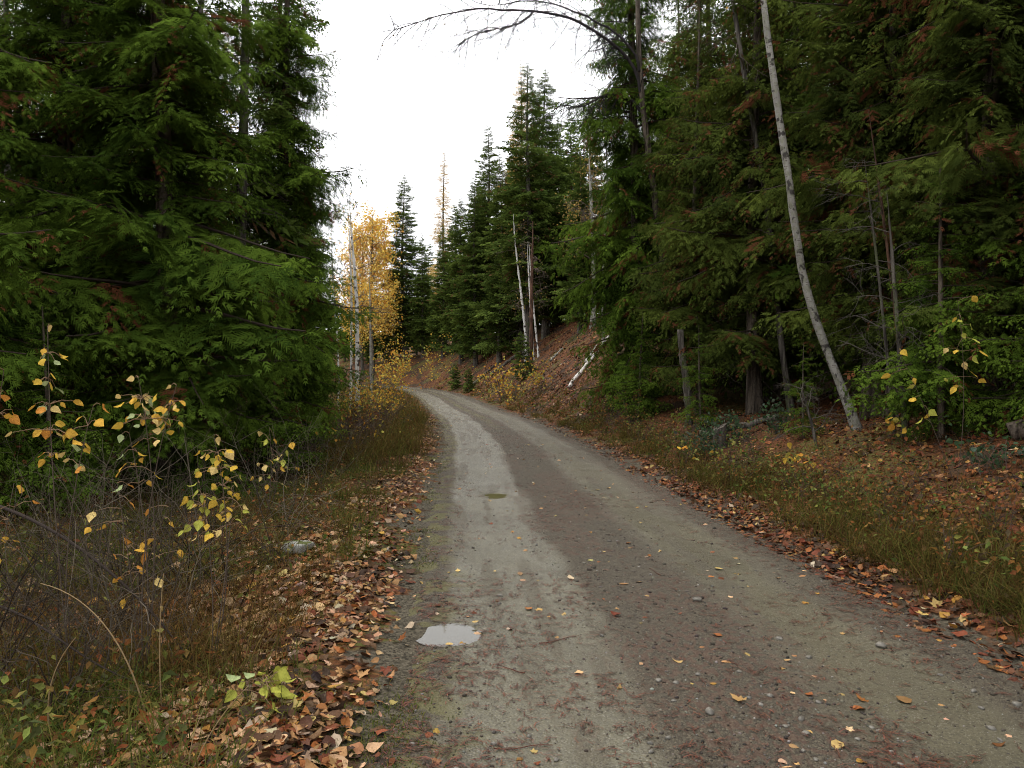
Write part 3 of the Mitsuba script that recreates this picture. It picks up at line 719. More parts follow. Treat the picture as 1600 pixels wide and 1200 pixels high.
def tree(kind, x, y, height, yaw, label, group=None, wide=1.0, sink=0.05):
    key = thing(NAME[kind], label, 'sapling' if 'young' in kind else 'tree', group)
    k = height / PROTO_H[kind]
    tw = T().translate([x, y, float(ground_height(np.array([x]), np.array([y]))[0]) - sink]).rotate([0, 0, 1], yaw).scale([k * wide, k * wide, k])
    for part, d in zip(('trunk', 'branch_wood', 'crown'), PROTO[kind]):
        scene[f'{key}__{part}'] = {**d, 'to_world': tw}
        if part != 'trunk':
            labels[f'{key}__{part}'] = {'kind': 'stuff'}
    return key

# left side of the road
for a in (
    ('cedar_full', -5.25, 11.8, 15.5, 20, 'large dense green cedar left of the road, its slender trunk showing through the middle'),
    ('cedar_full', -4.60, 15.4, 13.5, 200, 'full green cedar nearest the open sky on the left side of the road', None, 0.80),
    ('cedar_full', -6.85, 8.6, 13.0, 110, 'broad green cedar at the left edge of the picture behind the yellow leaved saplings', None, 0.86),
    ('cedar_full', -7.4, 13.0, 16.5, 300, 'tall cedar standing just behind the two front cedars on the left'),
    ('fir_bare', -5.15, 14.6, 16.5, 70, 'thin sparse dark fir trunk rising bare out of the left cedars', None, 0.8),
    ('fir_bare', -4.95, 17.0, 15.0, 250, 'second sparse fir, just right of the first bare trunk in the left cedars', None, 0.7),
    ('cedar_young', -4.1, 13.2, 2.6, 10, 'low young cedar at the foot of the left cedars beside the open verge'),
    ('cedar_young', -5.6, 9.4, 2.6, 140, 'young cedar in the shade right behind the yellow leaved saplings'),
    ('cedar_young', -4.9, 18.2, 3.4, 80, 'young cedar on the left where the trees meet the inside of the bend'),
    ('cedar_full', -6.2, 21.5, 12.0, 45, 'medium cedar past the front cedars on the left, close to the white birches', None, 0.95),
    ('cedar_full', -7.1, 27.0, 10.5, 160, 'shorter cedar directly left of the white birch trunks', None, 0.75)):
    tree(*a)
for a in ((-9.5, 16.0, 17, 30), (-9.8, 10.5, 15, 130), (-12.0, 14.0, 16, 210), (-8.2, 19.0, 15, 330), (-11.0, 21.0, 15, 75), (-14.5, 18.5, 16, 290), (-9.2, 24.5, 13, 15), (-16.5, 24.0, 16, 100), (-12.5, 28.0, 14, 190), (-9.6, 31.0, 11, 260), (-19, 30, 16, 330), (-14.5, 35, 14, 20)):
    tree('cedar_back', *a, 'dark cedar in the dense wood behind the front cedars on the left', 'cedars in the wood behind the left front row')
# right side of the road
for a in (
    ('cedar_full', 3.95, 25.0, 23.0, 40, 'tall cedar standing where the dark right hand wood meets the leaf covered bank', None, 0.70),
    ('cedar_bare', 5.35, 21.8, 16.5, 150, 'dark cedar second from the leaf covered bank along the right side', None, 0.8),
    ('cedar_bare', 5.75, 18.3, 16.0, 260, 'high crowned cedar to the left of the leaning white birch', None, 0.9),
    ('cedar_bare', 7.0, 15.0, 16.5, 10, 'high crowned cedar with rusty sprays just behind the leaning white birch'),
    ('fir_bare', 7.9, 16.6, 17.5, 100, 'thick dark fir trunk with few branches right of the leaning birch', None, 1.2),
    ('cedar_bare', 8.1, 13.0, 16.0, 200, 'large cedar on the bank behind the right hand saplings'),
    ('cedar_full', 8.4, 10.6, 12.5, 310, 'broad green cedar at the right edge of the picture', None, 0.95),
    ('cedar_bare', 7.15, 11.7, 14.0, 33, 'cedar whose long sprays hang in front of the leaning birch from the right'),
    ('cedar_young', 6.05, 10.9, 3.9, 25, 'bright green young cedar on the bank to the right of the leaning birch'),
    ('cedar_young', 6.9, 9.6, 3.2, 95, 'second young cedar lower on the bank at the right picture edge'),
    ('cedar_young_open', 5.05, 13.4, 1.7, 160, 'small young cedar in front of the base of the leaning birch'),
    ('cedar_young_open', 4.3, 17.6, 2.4, 230, 'young cedar near the grey snag on the right bank'),
    ('cedar_young', 3.7, 22.6, 3.2, 300, 'young cedar at the corner of the right hand wood beside the bank'),
    ('cedar_young_open', 7.25, 12.1, 4.6, 350, 'taller young cedar in the second row on the right bank'),
    ('cedar_bare', 6.85, 13.9, 12.5, 75, 'medium cedar whose sprays cross in front of the leaning birch', None, 0.9),
    ('cedar_bare', 4.9, 20.6, 11.0, 215, 'medium cedar behind the grey snag on the right', None, 0.9)):
    tree(*a)
for a in ((7.3, 20.5, 17, 60), (9.4, 18.0, 16, 170), (10.6, 14.5, 15, 250), (6.6, 26.0, 17, 340), (9.2, 24.0, 16, 35), (12.4, 19.5, 16, 140), (11.8, 11.5, 15, 280), (13.5, 25.5, 16, 200), (6.6, 31.5, 14, 110), (10.0, 31.0, 15, 20), (14.6, 15.5, 15, 310), (16.5, 21.0, 16, 75), (18, 29, 16, 210), (8.3, 16.8, 16, 65), (7.9, 22.6, 17, 155), (9.6, 20.2, 16, 245), (8.6, 14.6, 15, 335), (7.0, 24.0, 15, 95), (10.4, 12.6, 15, 190)):
    tree('cedar_back', *a, 'dark cedar deep in the right hand wood behind the front row', 'cedars in the wood behind the right front row')
for a in ((7.6, 6.0, 16, 20), (7.3, 1.5, 17, 110), (8.8, 3.6, 16, 230), (7.8, -3.5, 17, 300)):  # cedars added out of view on the right to shade the near road
    tree('cedar_back', *a, 'tall unseen cedar added to shade the near part of the road', 'unseen cedars added beside the road for their shade')
for a in ((2.9, 58.5, 4.5, 30), (4.2, 57.0, 4.0, 140), (5.6, 58.0, 5.0, 220), (3.5, 62.0, 5.0, 300), (6.8, 56.0, 4.5, 80), (1.6, 63.0, 4.5, 10), (-0.2, 66.0, 4.0, 190), (-1.4, 70.0, 4.5, 100), (-4.0, 75.0, 4.5, 20), (5.0, 52.0, 3.5, 260), (6.2, 50.0, 4.0, 330), (7.6, 53.0, 4.5, 60)):
    tree('fir_young', *a, 'small fir filling the wood between the trunks at the top of the bank', 'small firs at the top of the bank')
# beyond the bank and the bend
for a in (
    ('fir_ragged', 1.05, 54.0, 20.5, 20, 'tallest dark fir rising above the bank', None, 1.12),
    ('fir_full', 2.45, 56.5, 19.5, 130, 'tall fir close on the right of the tallest fir above the bank', None, 1.1),
    ('larch', 0.65, 61.0, 22.5, 240, 'tall larch with yellow needles peeping out behind the tallest fir', None, 0.95),
    ('fir_full', -1.0, 60.0, 16.5, 310, 'fir close on the left of the tallest fir above the bank'),
    ('fir_full', -3.1, 66.0, 16.5, 80, 'full fir at the top of the bank left of the tall group'),
    ('fir_ragged', -2.1, 68.0, 20.0, 160, 'ragged fir with a pointed top behind the left end of the bank'),
    ('fir_full', -4.7, 71.5, 15.5, 200, 'lower fir above the left end of the bank near the bend', None, 1.05),
    ('fir_full', -7.0, 78.0, 13.5, 10, 'fir on the outside of the bend to the right of the lone pointed fir'),
    ('fir_full', -12.0, 87.0, 20.5, 120, 'pointed fir standing alone against the sky beyond the bend', None, 1.15),
    ('fir_full', -9.6, 83.0, 13.5, 50, 'shorter fir just right of the lone pointed fir beyond the bend'),
    ('larch', -8.4, 97.0, 26.0, 100, 'slender pale yellow larch standing against the sky beyond the bend', None, 0.85),
    ('fir_full', 4.1, 47.0, 11.0, 270, 'small fir above the bank near the pale birches'),
    ('fir_young', 0.65, 45.5, 2.9, 40, 'young fir on the leaf covered bank in front of the reddish trunk'),
    ('fir_young', -3.2, 57.5, 2.0, 90, 'young fir low on the bank at the left end'),
    ('fir_young', -4.6, 62.5, 2.2, 140, 'young fir beside the road at the foot of the bank near the bend')):
    tree(*a)
for a in ((3.6, 60, 16, 10), (5.6, 54, 15, 90), (4.6, 63, 17, 200), (5.2, 66, 16, 170), (8.4, 61, 14, 250), (7.5, 48, 12, 320), (10.5, 52, 14, 60), (0.2, 68, 17, 140), (-3.0, 72, 17, 200), (-6.0, 80, 15, 280), (2.4, 75, 17, 30), (13, 58, 15, 120), (12, 44, 14, 210), (9.5, 40, 13, 300), (7.6, 37, 12, 45),
          (-14.5, 96, 13, 20), (-17.5, 99, 11, 110), (-21, 103, 12, 200), (-25, 107, 13, 290), (-11, 104, 15, 75), (-30, 112, 13, 165), (-4, 92, 18, 255), (-36, 116, 14, 345), (1, 88, 18, 50), (-14.0, 87, 7.5, 15), (-16.2, 88.5, 7, 140), (-18.2, 92, 8, 230), (-12.4, 88, 9, 310), (-20.5, 95, 8, 80), (-10.6, 93, 8, 35), (-11.8, 96, 9, 125), (-9.2, 90, 7, 215), (-13.2, 93, 8, 300)):
    tree('fir_back', *a, 'dark fir in the distant wood above the bank and beyond the bend', 'firs in the distant wood')
# ------------------------------------------------------------------ broadleaved trees, saplings and shrubs
def curve(points, n=14):
    p = np.asarray(points, float)
    t = np.r_[0, np.cumsum(np.linalg.norm(np.diff(p, axis=0), axis=1))]
    return CubicSpline(t / t[-1], p)(np.linspace(0, 1, n)) if len(p) > 2 else p[0] + (p[1] - p[0]) * np.linspace(0, 1, n)[:, None]

def twigs(mesh, r, p, d, L, rad, level, colour, tips, sag=0.15, kids=(3, 6), rough=0.16, spread=0.75, sides=4):
    """A branch that divides; its ends are collected in tips."""
    n = 6 if level > 0 else 4
    pts = [np.asarray(p, float)]; q = unit(np.asarray(d, float))
    for i in range(n - 1):
        q = unit(q + r.normal(0, rough, 3) + np.array([0, 0, -sag / n]))
        pts.append(pts[-1] + q * L / (n - 1))
    pts = np.array(pts)
    mesh.add(*tube(pts, np.linspace(rad, rad * (0.45 if level else 0.3), n), sides if level > 1 else 3, False), colour)
    tips.append((pts[-1], q, level))
    if level > 0:
        for k in range(int(r.integers(*kids))):
            u = r.uniform(0.25, 0.95); j = u * (n - 1); i = int(j)
            b = pts[i] + (pts[min(i + 1, n - 1)] - pts[i]) * (j - i)
            e = unit(q + r.normal(0, spread, 3))
            twigs(mesh, r, b, e, L * r.uniform(0.35, 0.62), rad * 0.5, level - 1, colour, tips, sag, kids, rough, spread, sides)

def leaf_cloud(r, points, dirs, size, palette, jitter=0.1, hang=0.5):
    m = len(points); g = Mesh()
    var = r.integers(0, 6, m)
    R = rot_xyz(r.uniform(0, 6.28, m), -hang + r.normal(0, 0.5, m), r.normal(0, 0.8, m))
    p = points + r.normal(0, jitter, (m, 3)); s = size * np.clip(r.normal(1, 0.25, m), 0.5, 1.6); c = pick(palette, r, m)
    for k in range(6):
        q = np.where(var == k)[0]
        if len(q):
            g.add(*place(LEAVES[k][0], LEAVES[k][1], p[q], R[q], s[q], c[q]))
    return g.ply('leaf_blade')
YELLOW = [(4, (0.52, 0.34, 0.055)), (2, (0.42, 0.36, 0.080)), (2, (0.50, 0.24, 0.045)), (1, (0.30, 0.32, 0.085))]
AMBER = [(4, (0.68, 0.46, 0.085)), (2, (0.64, 0.34, 0.055)), (3, (0.70, 0.55, 0.15)), (0.5, (0.45, 0.18, 0.035))]
MUTED = [(3, (0.30, 0.20, 0.06)), (2, (0.22, 0.15, 0.06)), (2, (0.36, 0.25, 0.07)), (1, (0.16, 0.16, 0.06))]

def gz(x, y):
    return float(ground_height(np.array([x]), np.array([y]))[0])

def birch(label, trunk, r0, r1, seed, bark='birch_bark', crown=None, group=None, category='birch tree', branch_from=0.45, nb=14, blen=1.6, name='birch_tree', bcol=(0.11, 0.085, 0.07)):
    """A pale stemmed tree along a given trunk line; crown = (leaves, size, palette, jitter)."""
    r = rng_of(seed); key = thing(name, label, category, group)
    pts = curve(trunk, 26); n = len(pts)
    pts[1:-1] += r.normal(0, r0 * 0.05, (n - 2, 3)) * np.array([1, 1, 0])
    rad = np.linspace(r0, r1, n) * (1 + 0.06 * r.normal(size=n)); rad[0] *= 1.5; rad[1] *= 1.18
    if nb:
        rad[-8:] *= np.linspace(1, 0.2, 8)
    scene[f'{key}__trunk'] = mikit.ply(tube(pts, rad, 12), bark, True)
    wood, tips = Mesh(), []
    for k in range(nb):
        u = r.uniform(branch_from, 0.99); i = int(u * (n - 1)); a = r.uniform(0, 6.28)
        d = np.array([math.cos(a), math.sin(a), r.uniform(0.1, 0.9)])
        twigs(wood, r, pts[i], d, blen * r.uniform(0.5, 1.2) * (1.2 - 0.6 * u), max(rad[i] * 0.30, 0.008), 2, bcol, tips, 0.5)
    if nb:
        scene[f'{key}__branches'] = wood.ply('twig_wood', True); labels[f'{key}__branches'] = {'kind': 'stuff'}
    if crown:
        cnt, size, pal, jit = crown
        tp = np.array([t[0] for t in tips]); q = r.integers(0, len(tp), cnt)
        scene[f'{key}__crown'] = leaf_cloud(r, tp[q], None, size, pal, jit); labels[f'{key}__crown'] = {'kind': 'stuff'}
    return key

def base(x, y, dz=-0.15):
    return [x, y, gz(x, y) + dz]
# right hand wood
birch('white barked birch leaning left across the dark cedars on the right', [base(5.85, 13.0), [5.55, 13.1, 1.5], [5.05, 13.2, 3.0], [4.72, 13.2, 4.9], [4.50, 13.3, 6.6], [4.32, 13.4, 8.3], [4.1, 13.6, 10.5], [3.8, 13.9, 13]], 0.072, 0.04, 901, nb=8, branch_from=0.6, crown=(60, 0.06, YELLOW, 0.15))
birch('dimmer grey birch trunk behind and left of the leaning white birch', [base(6.35, 17.5), [6.1, 17.6, 2.6], [5.8, 17.7, 5.6], [5.45, 17.8, 7.9], [5.1, 17.9, 10.2], [4.7, 18.1, 14]], 0.072, 0.04, 902, 'grey_bark', nb=8, branch_from=0.5)
birch('short grey snag with a broken top at the edge of the right hand wood', [base(4.25, 18.6), [4.2, 18.6, 1.4], [4.08, 18.6, 2.3], [4.05, 18.6, 2.75]], 0.105, 0.075, 904, 'grey_bark', nb=0, name='grey_snag', category='snag')
for i, (x0, y0, x1, z1, rr, bark, lab) in enumerate((
        (6.05, 11.8, 5.62, 4.4, 0.034, 'red_bark', 'reddish brown sapling trunk just right of the foot of the leaning birch'),
        (5.75, 11.6, 5.45, 3.6, 0.028, 'grey_bark', 'thin grey stem beside the foot of the leaning birch'),
        (5.70, 11.2, 5.55, 3.0, 0.040, 'grey_bark', 'mossy grey stem in front of the leaning birch, nearest the road'),
        (4.9, 12.4, 4.65, 1.5, 0.030, 'grey_bark', 'short tilted dead stem below the small young cedar'),
        )):
    g = gz(x0, y0); x1 += (x1 - x0) * (1.3 / (z1 - g)) * (z1 > 2); z1 += 1.3 * (z1 > 2)
    birch(lab, [[x0, y0, g - 0.1], [x0 * 0.6 + x1 * 0.4, y0 + 0.05, g + (z1 - g) * 0.45], [x1, y0 + 0.1, z1]], rr, rr * 0.45, 910 + i, bark, nb=9, branch_from=0.2, blen=0.9, name='thin_stem', category='tree trunk', bcol=(0.085, 0.075, 0.065))
# the bare crown that reaches over the road
key = thing('bare_tree', 'bare broadleaved tree arching its black branches out over the road', 'tree')
r = rng_of(930)
tr_ = curve([base(5.3, 24.4), [4.9, 24.3, 4.0], [4.3, 24.1, 8.2], [3.95, 23.9, 10.9], [3.85, 23.8, 13.2], [3.75, 23.8, 15.5]], 22)
scene[f'{key}__trunk'] = mikit.ply(tube(tr_, np.linspace(0.14, 0.06, 22), 10), 'cedar_bark', True)
wood, tips = Mesh(), []
DARK = (0.034, 0.029, 0.029)
def limb(points, r0, r1, seed, nk=22):
    rr = rng_of(seed); pts = curve(points, 26); rad = np.linspace(r0, r1, 26)
    pts[1:] += rr.normal(0, 0.012, (25, 3))
    wood.add(*tube(pts, rad, 6, False), DARK)
    for k in range(nk):
        u = 0.12 + 0.88 * (k + rr.random()) / nk; i = min(int(u * 25), 24)
        d = unit(unit(pts[i + 1] - pts[i]) * 0.9 + rr.normal(0, 0.55, 3) + np.array([0, 0, -0.15]))
        twigs(wood, rr, pts[i], d, rr.uniform(0.6, 1.5) * (1.15 - 0.4 * u), max(rad[i] * 0.40, 0.013), 2, DARK, tips, 0.7, (2, 5))
limb([[3.95, 23.9, 10.4], [3.65, 23.8, 11.25], [2.52, 23.4, 12.02], [1.52, 23.0, 12.30], [0.47, 22.8, 12.36], [-1.12, 22.6, 12.30], [-2.04, 22.4, 12.07], [-2.94, 22.2, 11.67], [-3.66, 22.1, 11.44]], 0.056, 0.009, 931, 44)
limb([[3.9, 23.8, 11.0], [3.6, 23.7, 11.7], [2.87, 23.5, 12.2], [1.7, 23.0, 12.5], [0.65, 22.9, 12.72], [-0.25, 22.8, 12.55], [-1.13, 22.7, 12.6]], 0.042, 0.009, 932, 34)
limb([[0.6, 22.8, 12.34], [0.09, 22.7, 11.92], [-0.66, 22.7, 11.75], [-1.13, 22.6, 11.55], [-1.6, 22.6, 11.2]], 0.036, 0.010, 933, 22)
limb([[3.8, 23.8, 13.2], [2.6, 23.6, 13.9], [0.94, 23.4, 14.2], [-0.94, 23.2, 14.0]], 0.036, 0.010, 934, 24)
limb([[4.2, 24.1, 9.6], [2.9, 24.1, 10.35], [2.42, 24.0, 10.1], [2.05, 24.0, 9.97], [1.6, 24.0, 10.02], [1.3, 23.9, 9.85]], 0.055, 0.012, 935, 24)
scene[f'{key}__branches'] = wood.ply('twig_wood', True); labels[f'{key}__branches'] = {'kind': 'stuff'}
tp = np.array([t[0] for t in tips]); q = rng_of(936).choice(len(tp), 170)
scene[f'{key}__leaves'] = leaf_cloud(rng_of(937), tp[q] - np.array([0, 0, 0.04]), None, 0.055, [(2, (0.10, 0.07, 0.03)), (1, (0.22, 0.14, 0.04))], 0.03, 1.1)
labels[f'{key}__leaves'] = {'kind': 'stuff', 'label': 'few withered leaves hanging from the bare twigs'}

# birches on the bank
birch('reddish bare trunk on the bank between the slender white birches', [base(1.18, 46.5), [1.15, 46.5, 4], [1.2, 46.5, 8], [1.25, 46.5, 11]], 0.13, 0.07, 940, 'red_bark', nb=10, branch_from=0.6, name='thin_stem', category='tree trunk')
birch('left one of the slender white birches standing at the top of the bank', [base(0.95, 51.5), [0.75, 51.6, 6.0], [0.45, 51.6, 8.5], [0.1, 51.6, 12.5]], 0.10, 0.04, 941, 'white_bark', nb=10, crown=(160, 0.10, MUTED, 0.4))
birch('middle one of the slender white birches standing at the top of the bank', [base(1.42, 50.6), [1.25, 50.7, 5.5], [1.10, 50.7, 8.2], [1.0, 50.7, 10.5]], 0.08, 0.03, 942, 'white_bark', nb=8, crown=(80, 0.10, MUTED, 0.4))
birch('right one of the slender white birches, leaning a little right at its foot', [base(1.75, 50.4), [1.5, 50.5, 5.2], [1.25, 50.6, 8.0], [1.1, 50.6, 10.5]], 0.07, 0.03, 943, 'white_bark', nb=8)
birch('birch with sparse rusty golden leaves between the bank firs and the right wood', [base(4.75, 45.5), [4.8, 45.5, 8], [4.7, 45.6, 11], [4.5, 45.6, 15.5]], 0.16, 0.05, 944, nb=26, branch_from=0.35, blen=2.4, crown=(1500, 0.11, MUTED, 0.35))
birch('paler bare birch next to the one with rusty golden leaves', [base(5.6, 47), [5.6, 47, 8], [5.8, 47, 12], [5.7, 47, 15.5]], 0.13, 0.05, 945, nb=18, blen=1.8, crown=(220, 0.10, MUTED, 0.35))
birch('slim birch right of the rusty golden one, against the dark wood', [base(4.35, 36.5), [4.3, 36.5, 6], [4.45, 36.5, 10], [4.3, 36.5, 14]], 0.085, 0.04, 946, nb=14, crown=(320, 0.09, MUTED, 0.3))
# white birches and amber crowns at the left end of the bend
birch('thickest white birch trunk at the left end of the bend', [base(-6.15, 31.0), [-6.2, 31.0, 3.0], [-6.25, 31.0, 5.2], [-6.45, 31.1, 7.4], [-6.5, 31.1, 8.8]], 0.10, 0.05, 951, 'white_bark', nb=16, branch_from=0.45, blen=1.3, crown=(300, 0.075, AMBER, 0.25))
birch('second white birch trunk, close on the left of the thickest one', [base(-6.65, 31.8), [-6.6, 31.8, 3.0], [-6.6, 31.8, 5.2], [-6.8, 31.9, 9.0]], 0.055, 0.03, 952, 'white_bark', nb=10, branch_from=0.5, crown=(140, 0.085, AMBER, 0.3))
birch('thin pale birch leftmost at the edge of the cedars by the bend', [base(-7.0, 31.0), [-7.0, 31.0, 3.0], [-7.15, 31.0, 5.4], [-7.2, 31.0, 8.0]], 0.045, 0.025, 953, 'white_bark', nb=8, branch_from=0.5)
birch('thin pale stem right of the thickest birch at the bend', [base(-6.9, 38.0), [-6.95, 38, 3.5], [-7.0, 38, 7.0]], 0.06, 0.03, 954, nb=8)
birch('spotted birch trunk half hidden at the left picture edge', [base(-10.2, 15.8), [-10.2, 15.8, 3.0], [-10.25, 15.8, 6.0], [-10.3, 15.8, 11]], 0.12, 0.06, 955, nb=8, crown=(300, 0.07, AMBER, 0.3))
birch('amber leaved aspen behind the top of the left cedars', [base(-7.6, 17.5), [-7.5, 17.5, 6], [-7.0, 17.5, 10], [-6.6, 17.5, 13.5]], 0.10, 0.05, 956, 'grey_bark', nb=22, branch_from=0.4, blen=1.8, crown=(900, 0.07, AMBER, 0.3), name='aspen_tree', category='tree')
birch('bright amber aspen crown glowing beyond the bend, left of the lone pointed fir', [base(-15.2, 84), [-15.3, 84, 9], [-15.2, 84, 15], [-15.1, 84, 20.5]], 0.22, 0.05, 957, 'grey_bark', nb=60, branch_from=0.32, blen=3.4, crown=(11000, 0.19, AMBER, 0.34), name='aspen_tree', category='tree')
birch('second amber aspen beyond the bend, half behind the white birch trunks', [base(-16.6, 86), [-16.7, 86, 9], [-16.6, 86, 14], [-16.5, 86, 18.5]], 0.2, 0.05, 958, 'grey_bark', nb=45, branch_from=0.3, blen=3.4, crown=(6500, 0.18, AMBER, 0.32), name='aspen_tree', category='tree')
birch('low amber aspen at the roadside below the bright amber crown', [base(-14.3, 79.5), [-14.3, 79.5, 4], [-14.4, 79.5, 8], [-14.4, 79.5, 11]], 0.12, 0.04, 959, 'grey_bark', nb=34, branch_from=0.5, blen=2.6, crown=(3200, 0.16, AMBER, 0.45), name='aspen_tree', category='tree')

RUST = [(3, (0.1872, 0.072, 0.0279)), (2, (0.1404, 0.0864, 0.031)), (2, (0.234, 0.1224, 0.0372)), (1, (0.1014, 0.0864, 0.031))]
OLIVE = [(3, (0.096, 0.117, 0.0306)), (2, (0.16, 0.153, 0.0408)), (2, (0.064, 0.0855, 0.0238)), (1, (0.224, 0.216, 0.0612))]
# ---- bushes: stems fan out of one foot, leaves at the tips
def bush(name, label, x, y, h, stems, seed, leaves=None, category='shrub', group=None, colour=(0.085, 0.062, 0.052), rad=0.0045, spread=0.45, level=1, kids=(2, 5)):
    r = rng_of(seed); key = thing(name, label, category, group)
    wood, tips = Mesh(), []; z = gz(x, y)
    for k in range(stems):
        a = r.uniform(0, 6.28); s = spread * r.uniform(0.2, 1.0)
        p = np.array([x + r.normal(0, 0.07), y + r.normal(0, 0.07), z - 0.03])
        twigs(wood, r, p, [math.cos(a) * s, math.sin(a) * s, 1.0], h * r.uniform(0.6, 1.15), rad * r.uniform(0.7, 1.3), level, np.array(colour) * r.uniform(0.6, 1.5), tips, 0.15, kids, 0.15, 0.8)
    scene[f'{key}__stems'] = wood.ply('twig_wood', True); labels[f'{key}__stems'] = {'kind': 'stuff'}
    if leaves:
        cnt, size, pal, jit = leaves
        tp = np.array([t[0] for t in tips]); q = r.integers(0, len(tp), cnt)
        scene[f'{key}__leaves'] = leaf_cloud(r, tp[q], None, size, pal, jit, 0.6); labels[f'{key}__leaves'] = {'kind': 'stuff'}
    return key
r = rng_of(960)
spots = [(-2.75, 3.9), (-2.45, 4.5), (-2.15, 4.9), (-3.1, 4.7), (-2.9, 5.5), (-2.35, 5.7), (-1.98, 5.35), (-3.5, 5.6), (-3.3, 6.5), (-2.6, 6.6), (-3.9, 6.6), (-4.3, 7.4), (-3.0, 7.6), (-3.6, 8.2), (-2.9, 8.9), (-4.1, 9.2), (-3.3, 10.2), (-2.75, 11.2), (-3.5, 12.0), (-2.25, 3.75), (-1.95, 4.25), (-2.6, 3.55), (-1.9, 6.2), (-2.2, 7.4), (-2.5, 5.1), (-2.9, 4.3), (-3.4, 5.0), (-2.6, 6.0), (-3.0, 6.0), (-2.15, 4.2)]
for i, (x, y) in enumerate(spots):
    bush('bare_shrub', 'leafless brown shrub with many thin upright stems in the left thicket', x, y, r.uniform(0.65, 1.25) if x < -2.1 else r.uniform(0.4, 0.7), int(r.integers(7, 15)), 970 + i, group='leafless shrubs of the left thicket', rad=0.0042,
         colour=[(0.030, 0.022, 0.016), (0.050, 0.039, 0.028), (0.090, 0.075, 0.055)][i % 3], spread=0.85, level=2 if i % 2 else 1)
for i, (x, y) in enumerate([(-4.3, 26), (-4.9, 28.5), (-3.9, 23.5), (-5.6, 33), (-5.1, 31), (-4.0, 21), (-6.3, 36), (-6.9, 41), (-3.6, 18.5), (-3.3, 16), (-4.4, 19.5), (-3.7, 13.6)]):
    bush('bend_shrub', 'twiggy brown shrub with few yellow leaves on the inside of the bend', x, y, r.uniform(0.7, 1.2), 16, 1000 + i, (46 if i % 3 == 0 else 14, 0.07, YELLOW, 0.10), group='twiggy shrubs inside the bend', rad=0.007, spread=0.7, level=2)
for i, (x, y, h, pal, lab) in enumerate(((-5.45, 26.0, 1.2, YELLOW, 'yellowish leafy bush in front of the white birch feet'), (-6.1, 28.0, 1.4, OLIVE, 'olive leafy bush hiding the foot of the thickest white birch'), (-5.0, 23.6, 1.0, OLIVE, 'olive bush on the inside of the bend nearer than the white birches'), (-4.3, 21.0, 0.9, RUST, 'rust leaved bush between the left cedars and the bend'), (-5.6, 30.5, 1.3, YELLOW, 'yellow bush at the road edge beside the white birches'))):
    bush('leafy_bush', lab, x, y, h, 14, 1120 + i, (420, 0.075, pal, 0.15), rad=0.007, spread=0.7, level=2, kids=(3, 5))
for i, (x, y, h, n, lab) in enumerate(((-9.1, 61.0, 3.2, 900, 'bright yellow sapling at the roadside where the road leaves the picture'), (-7.6, 67.0, 4.2, 420, 'taller greenish yellow sapling right of the bright yellow one at the bend'),
        (-4.75, 28.0, 1.5, 420, 'yellow leaved bush on the inside of the bend below the white birches'), (-0.6, 44.0, 1.9, 260, 'yellow leaved bush at the foot of the leaf covered bank'), (1.35, 37.5, 1.2, 110, 'small yellow bush by the bank left of the fallen birch logs'), (0.1, 40.5, 1.1, 90, 'low yellow bush between the other two at the foot of the bank'))):
    bush('yellow_bush', lab, x, y, h, 9, 1020 + i, (n, 0.14 if y > 35 else 0.085, YELLOW, 0.16), rad=0.010, spread=0.42, level=2, kids=(3, 6))
for i, (x, y, h, pal, n, lab, grp) in enumerate((
        (3.55, 9.5, 0.5, OLIVE, 150, None, 'o'), (3.2, 11.0, 0.55, OLIVE, 170, None, 'o'), (3.9, 12.6, 0.6, OLIVE, 180, None, 'o'), (3.0, 13.6, 0.5, OLIVE, 150, None, 'o'), (3.4, 15.5, 0.7, OLIVE, 200, None, 'o'), (3.1, 18.2, 0.6, OLIVE, 150, None, 'o'),
        (4.3, 10.4, 0.5, RUST, 110, None, 'r'), (4.7, 9.0, 0.5, RUST, 120, None, 'r'), (4.1, 8.0, 0.45, RUST, 90, None, 'r'), (3.6, 7.2, 0.4, RUST, 90, None, 'r'), (4.2, 6.7, 0.45, RUST, 100, None, 'r'), (3.2, 21, 0.8, RUST, 160, None, 'r'), (3.3, 24, 0.9, RUST, 180, None, 'r'), (3.5, 6.1, 0.4, RUST, 70, None, 'r'), (2.7, 27, 0.9, OLIVE, 180, None, 'o'), (2.5, 30, 0.9, RUST, 160, None, 'r'))):
    bush('verge_shrub', 'low shrub with small %s leaves on the right verge' % ('olive and straw coloured' if grp == 'o' else 'rust coloured'), x, y, h, 11, 1040 + i, (n, 0.042, pal, 0.07), group='low %s shrubs on the right verge' % ('olive' if grp == 'o' else 'rust coloured'), rad=0.0032, spread=0.9, level=2, kids=(2, 4))
DEEP = [(3, (0.035, 0.065, 0.030)), (2, (0.060, 0.095, 0.050)), (1, (0.10, 0.13, 0.09))]
for i, (x, y, h, n, lab) in enumerate(((4.15, 15.2, 0.55, 420, 'dark glossy green leafy shrub in front of the mossy stump'), (3.6, 14.4, 0.45, 260, 'dark green low shrub with a few yellow leaves beside the right verge'), (5.0, 14.6, 0.5, 260, 'dark green shrub in the shade right of the mossy stump'), (5.35, 8.6, 0.4, 150, 'green ferny plant at the right picture edge on the litter bank'))):
    bush('green_shrub', lab, x, y, h, 12, 1080 + i, (n, 0.060, DEEP, 0.09), rad=0.004, spread=1.0, level=2, kids=(3, 5))
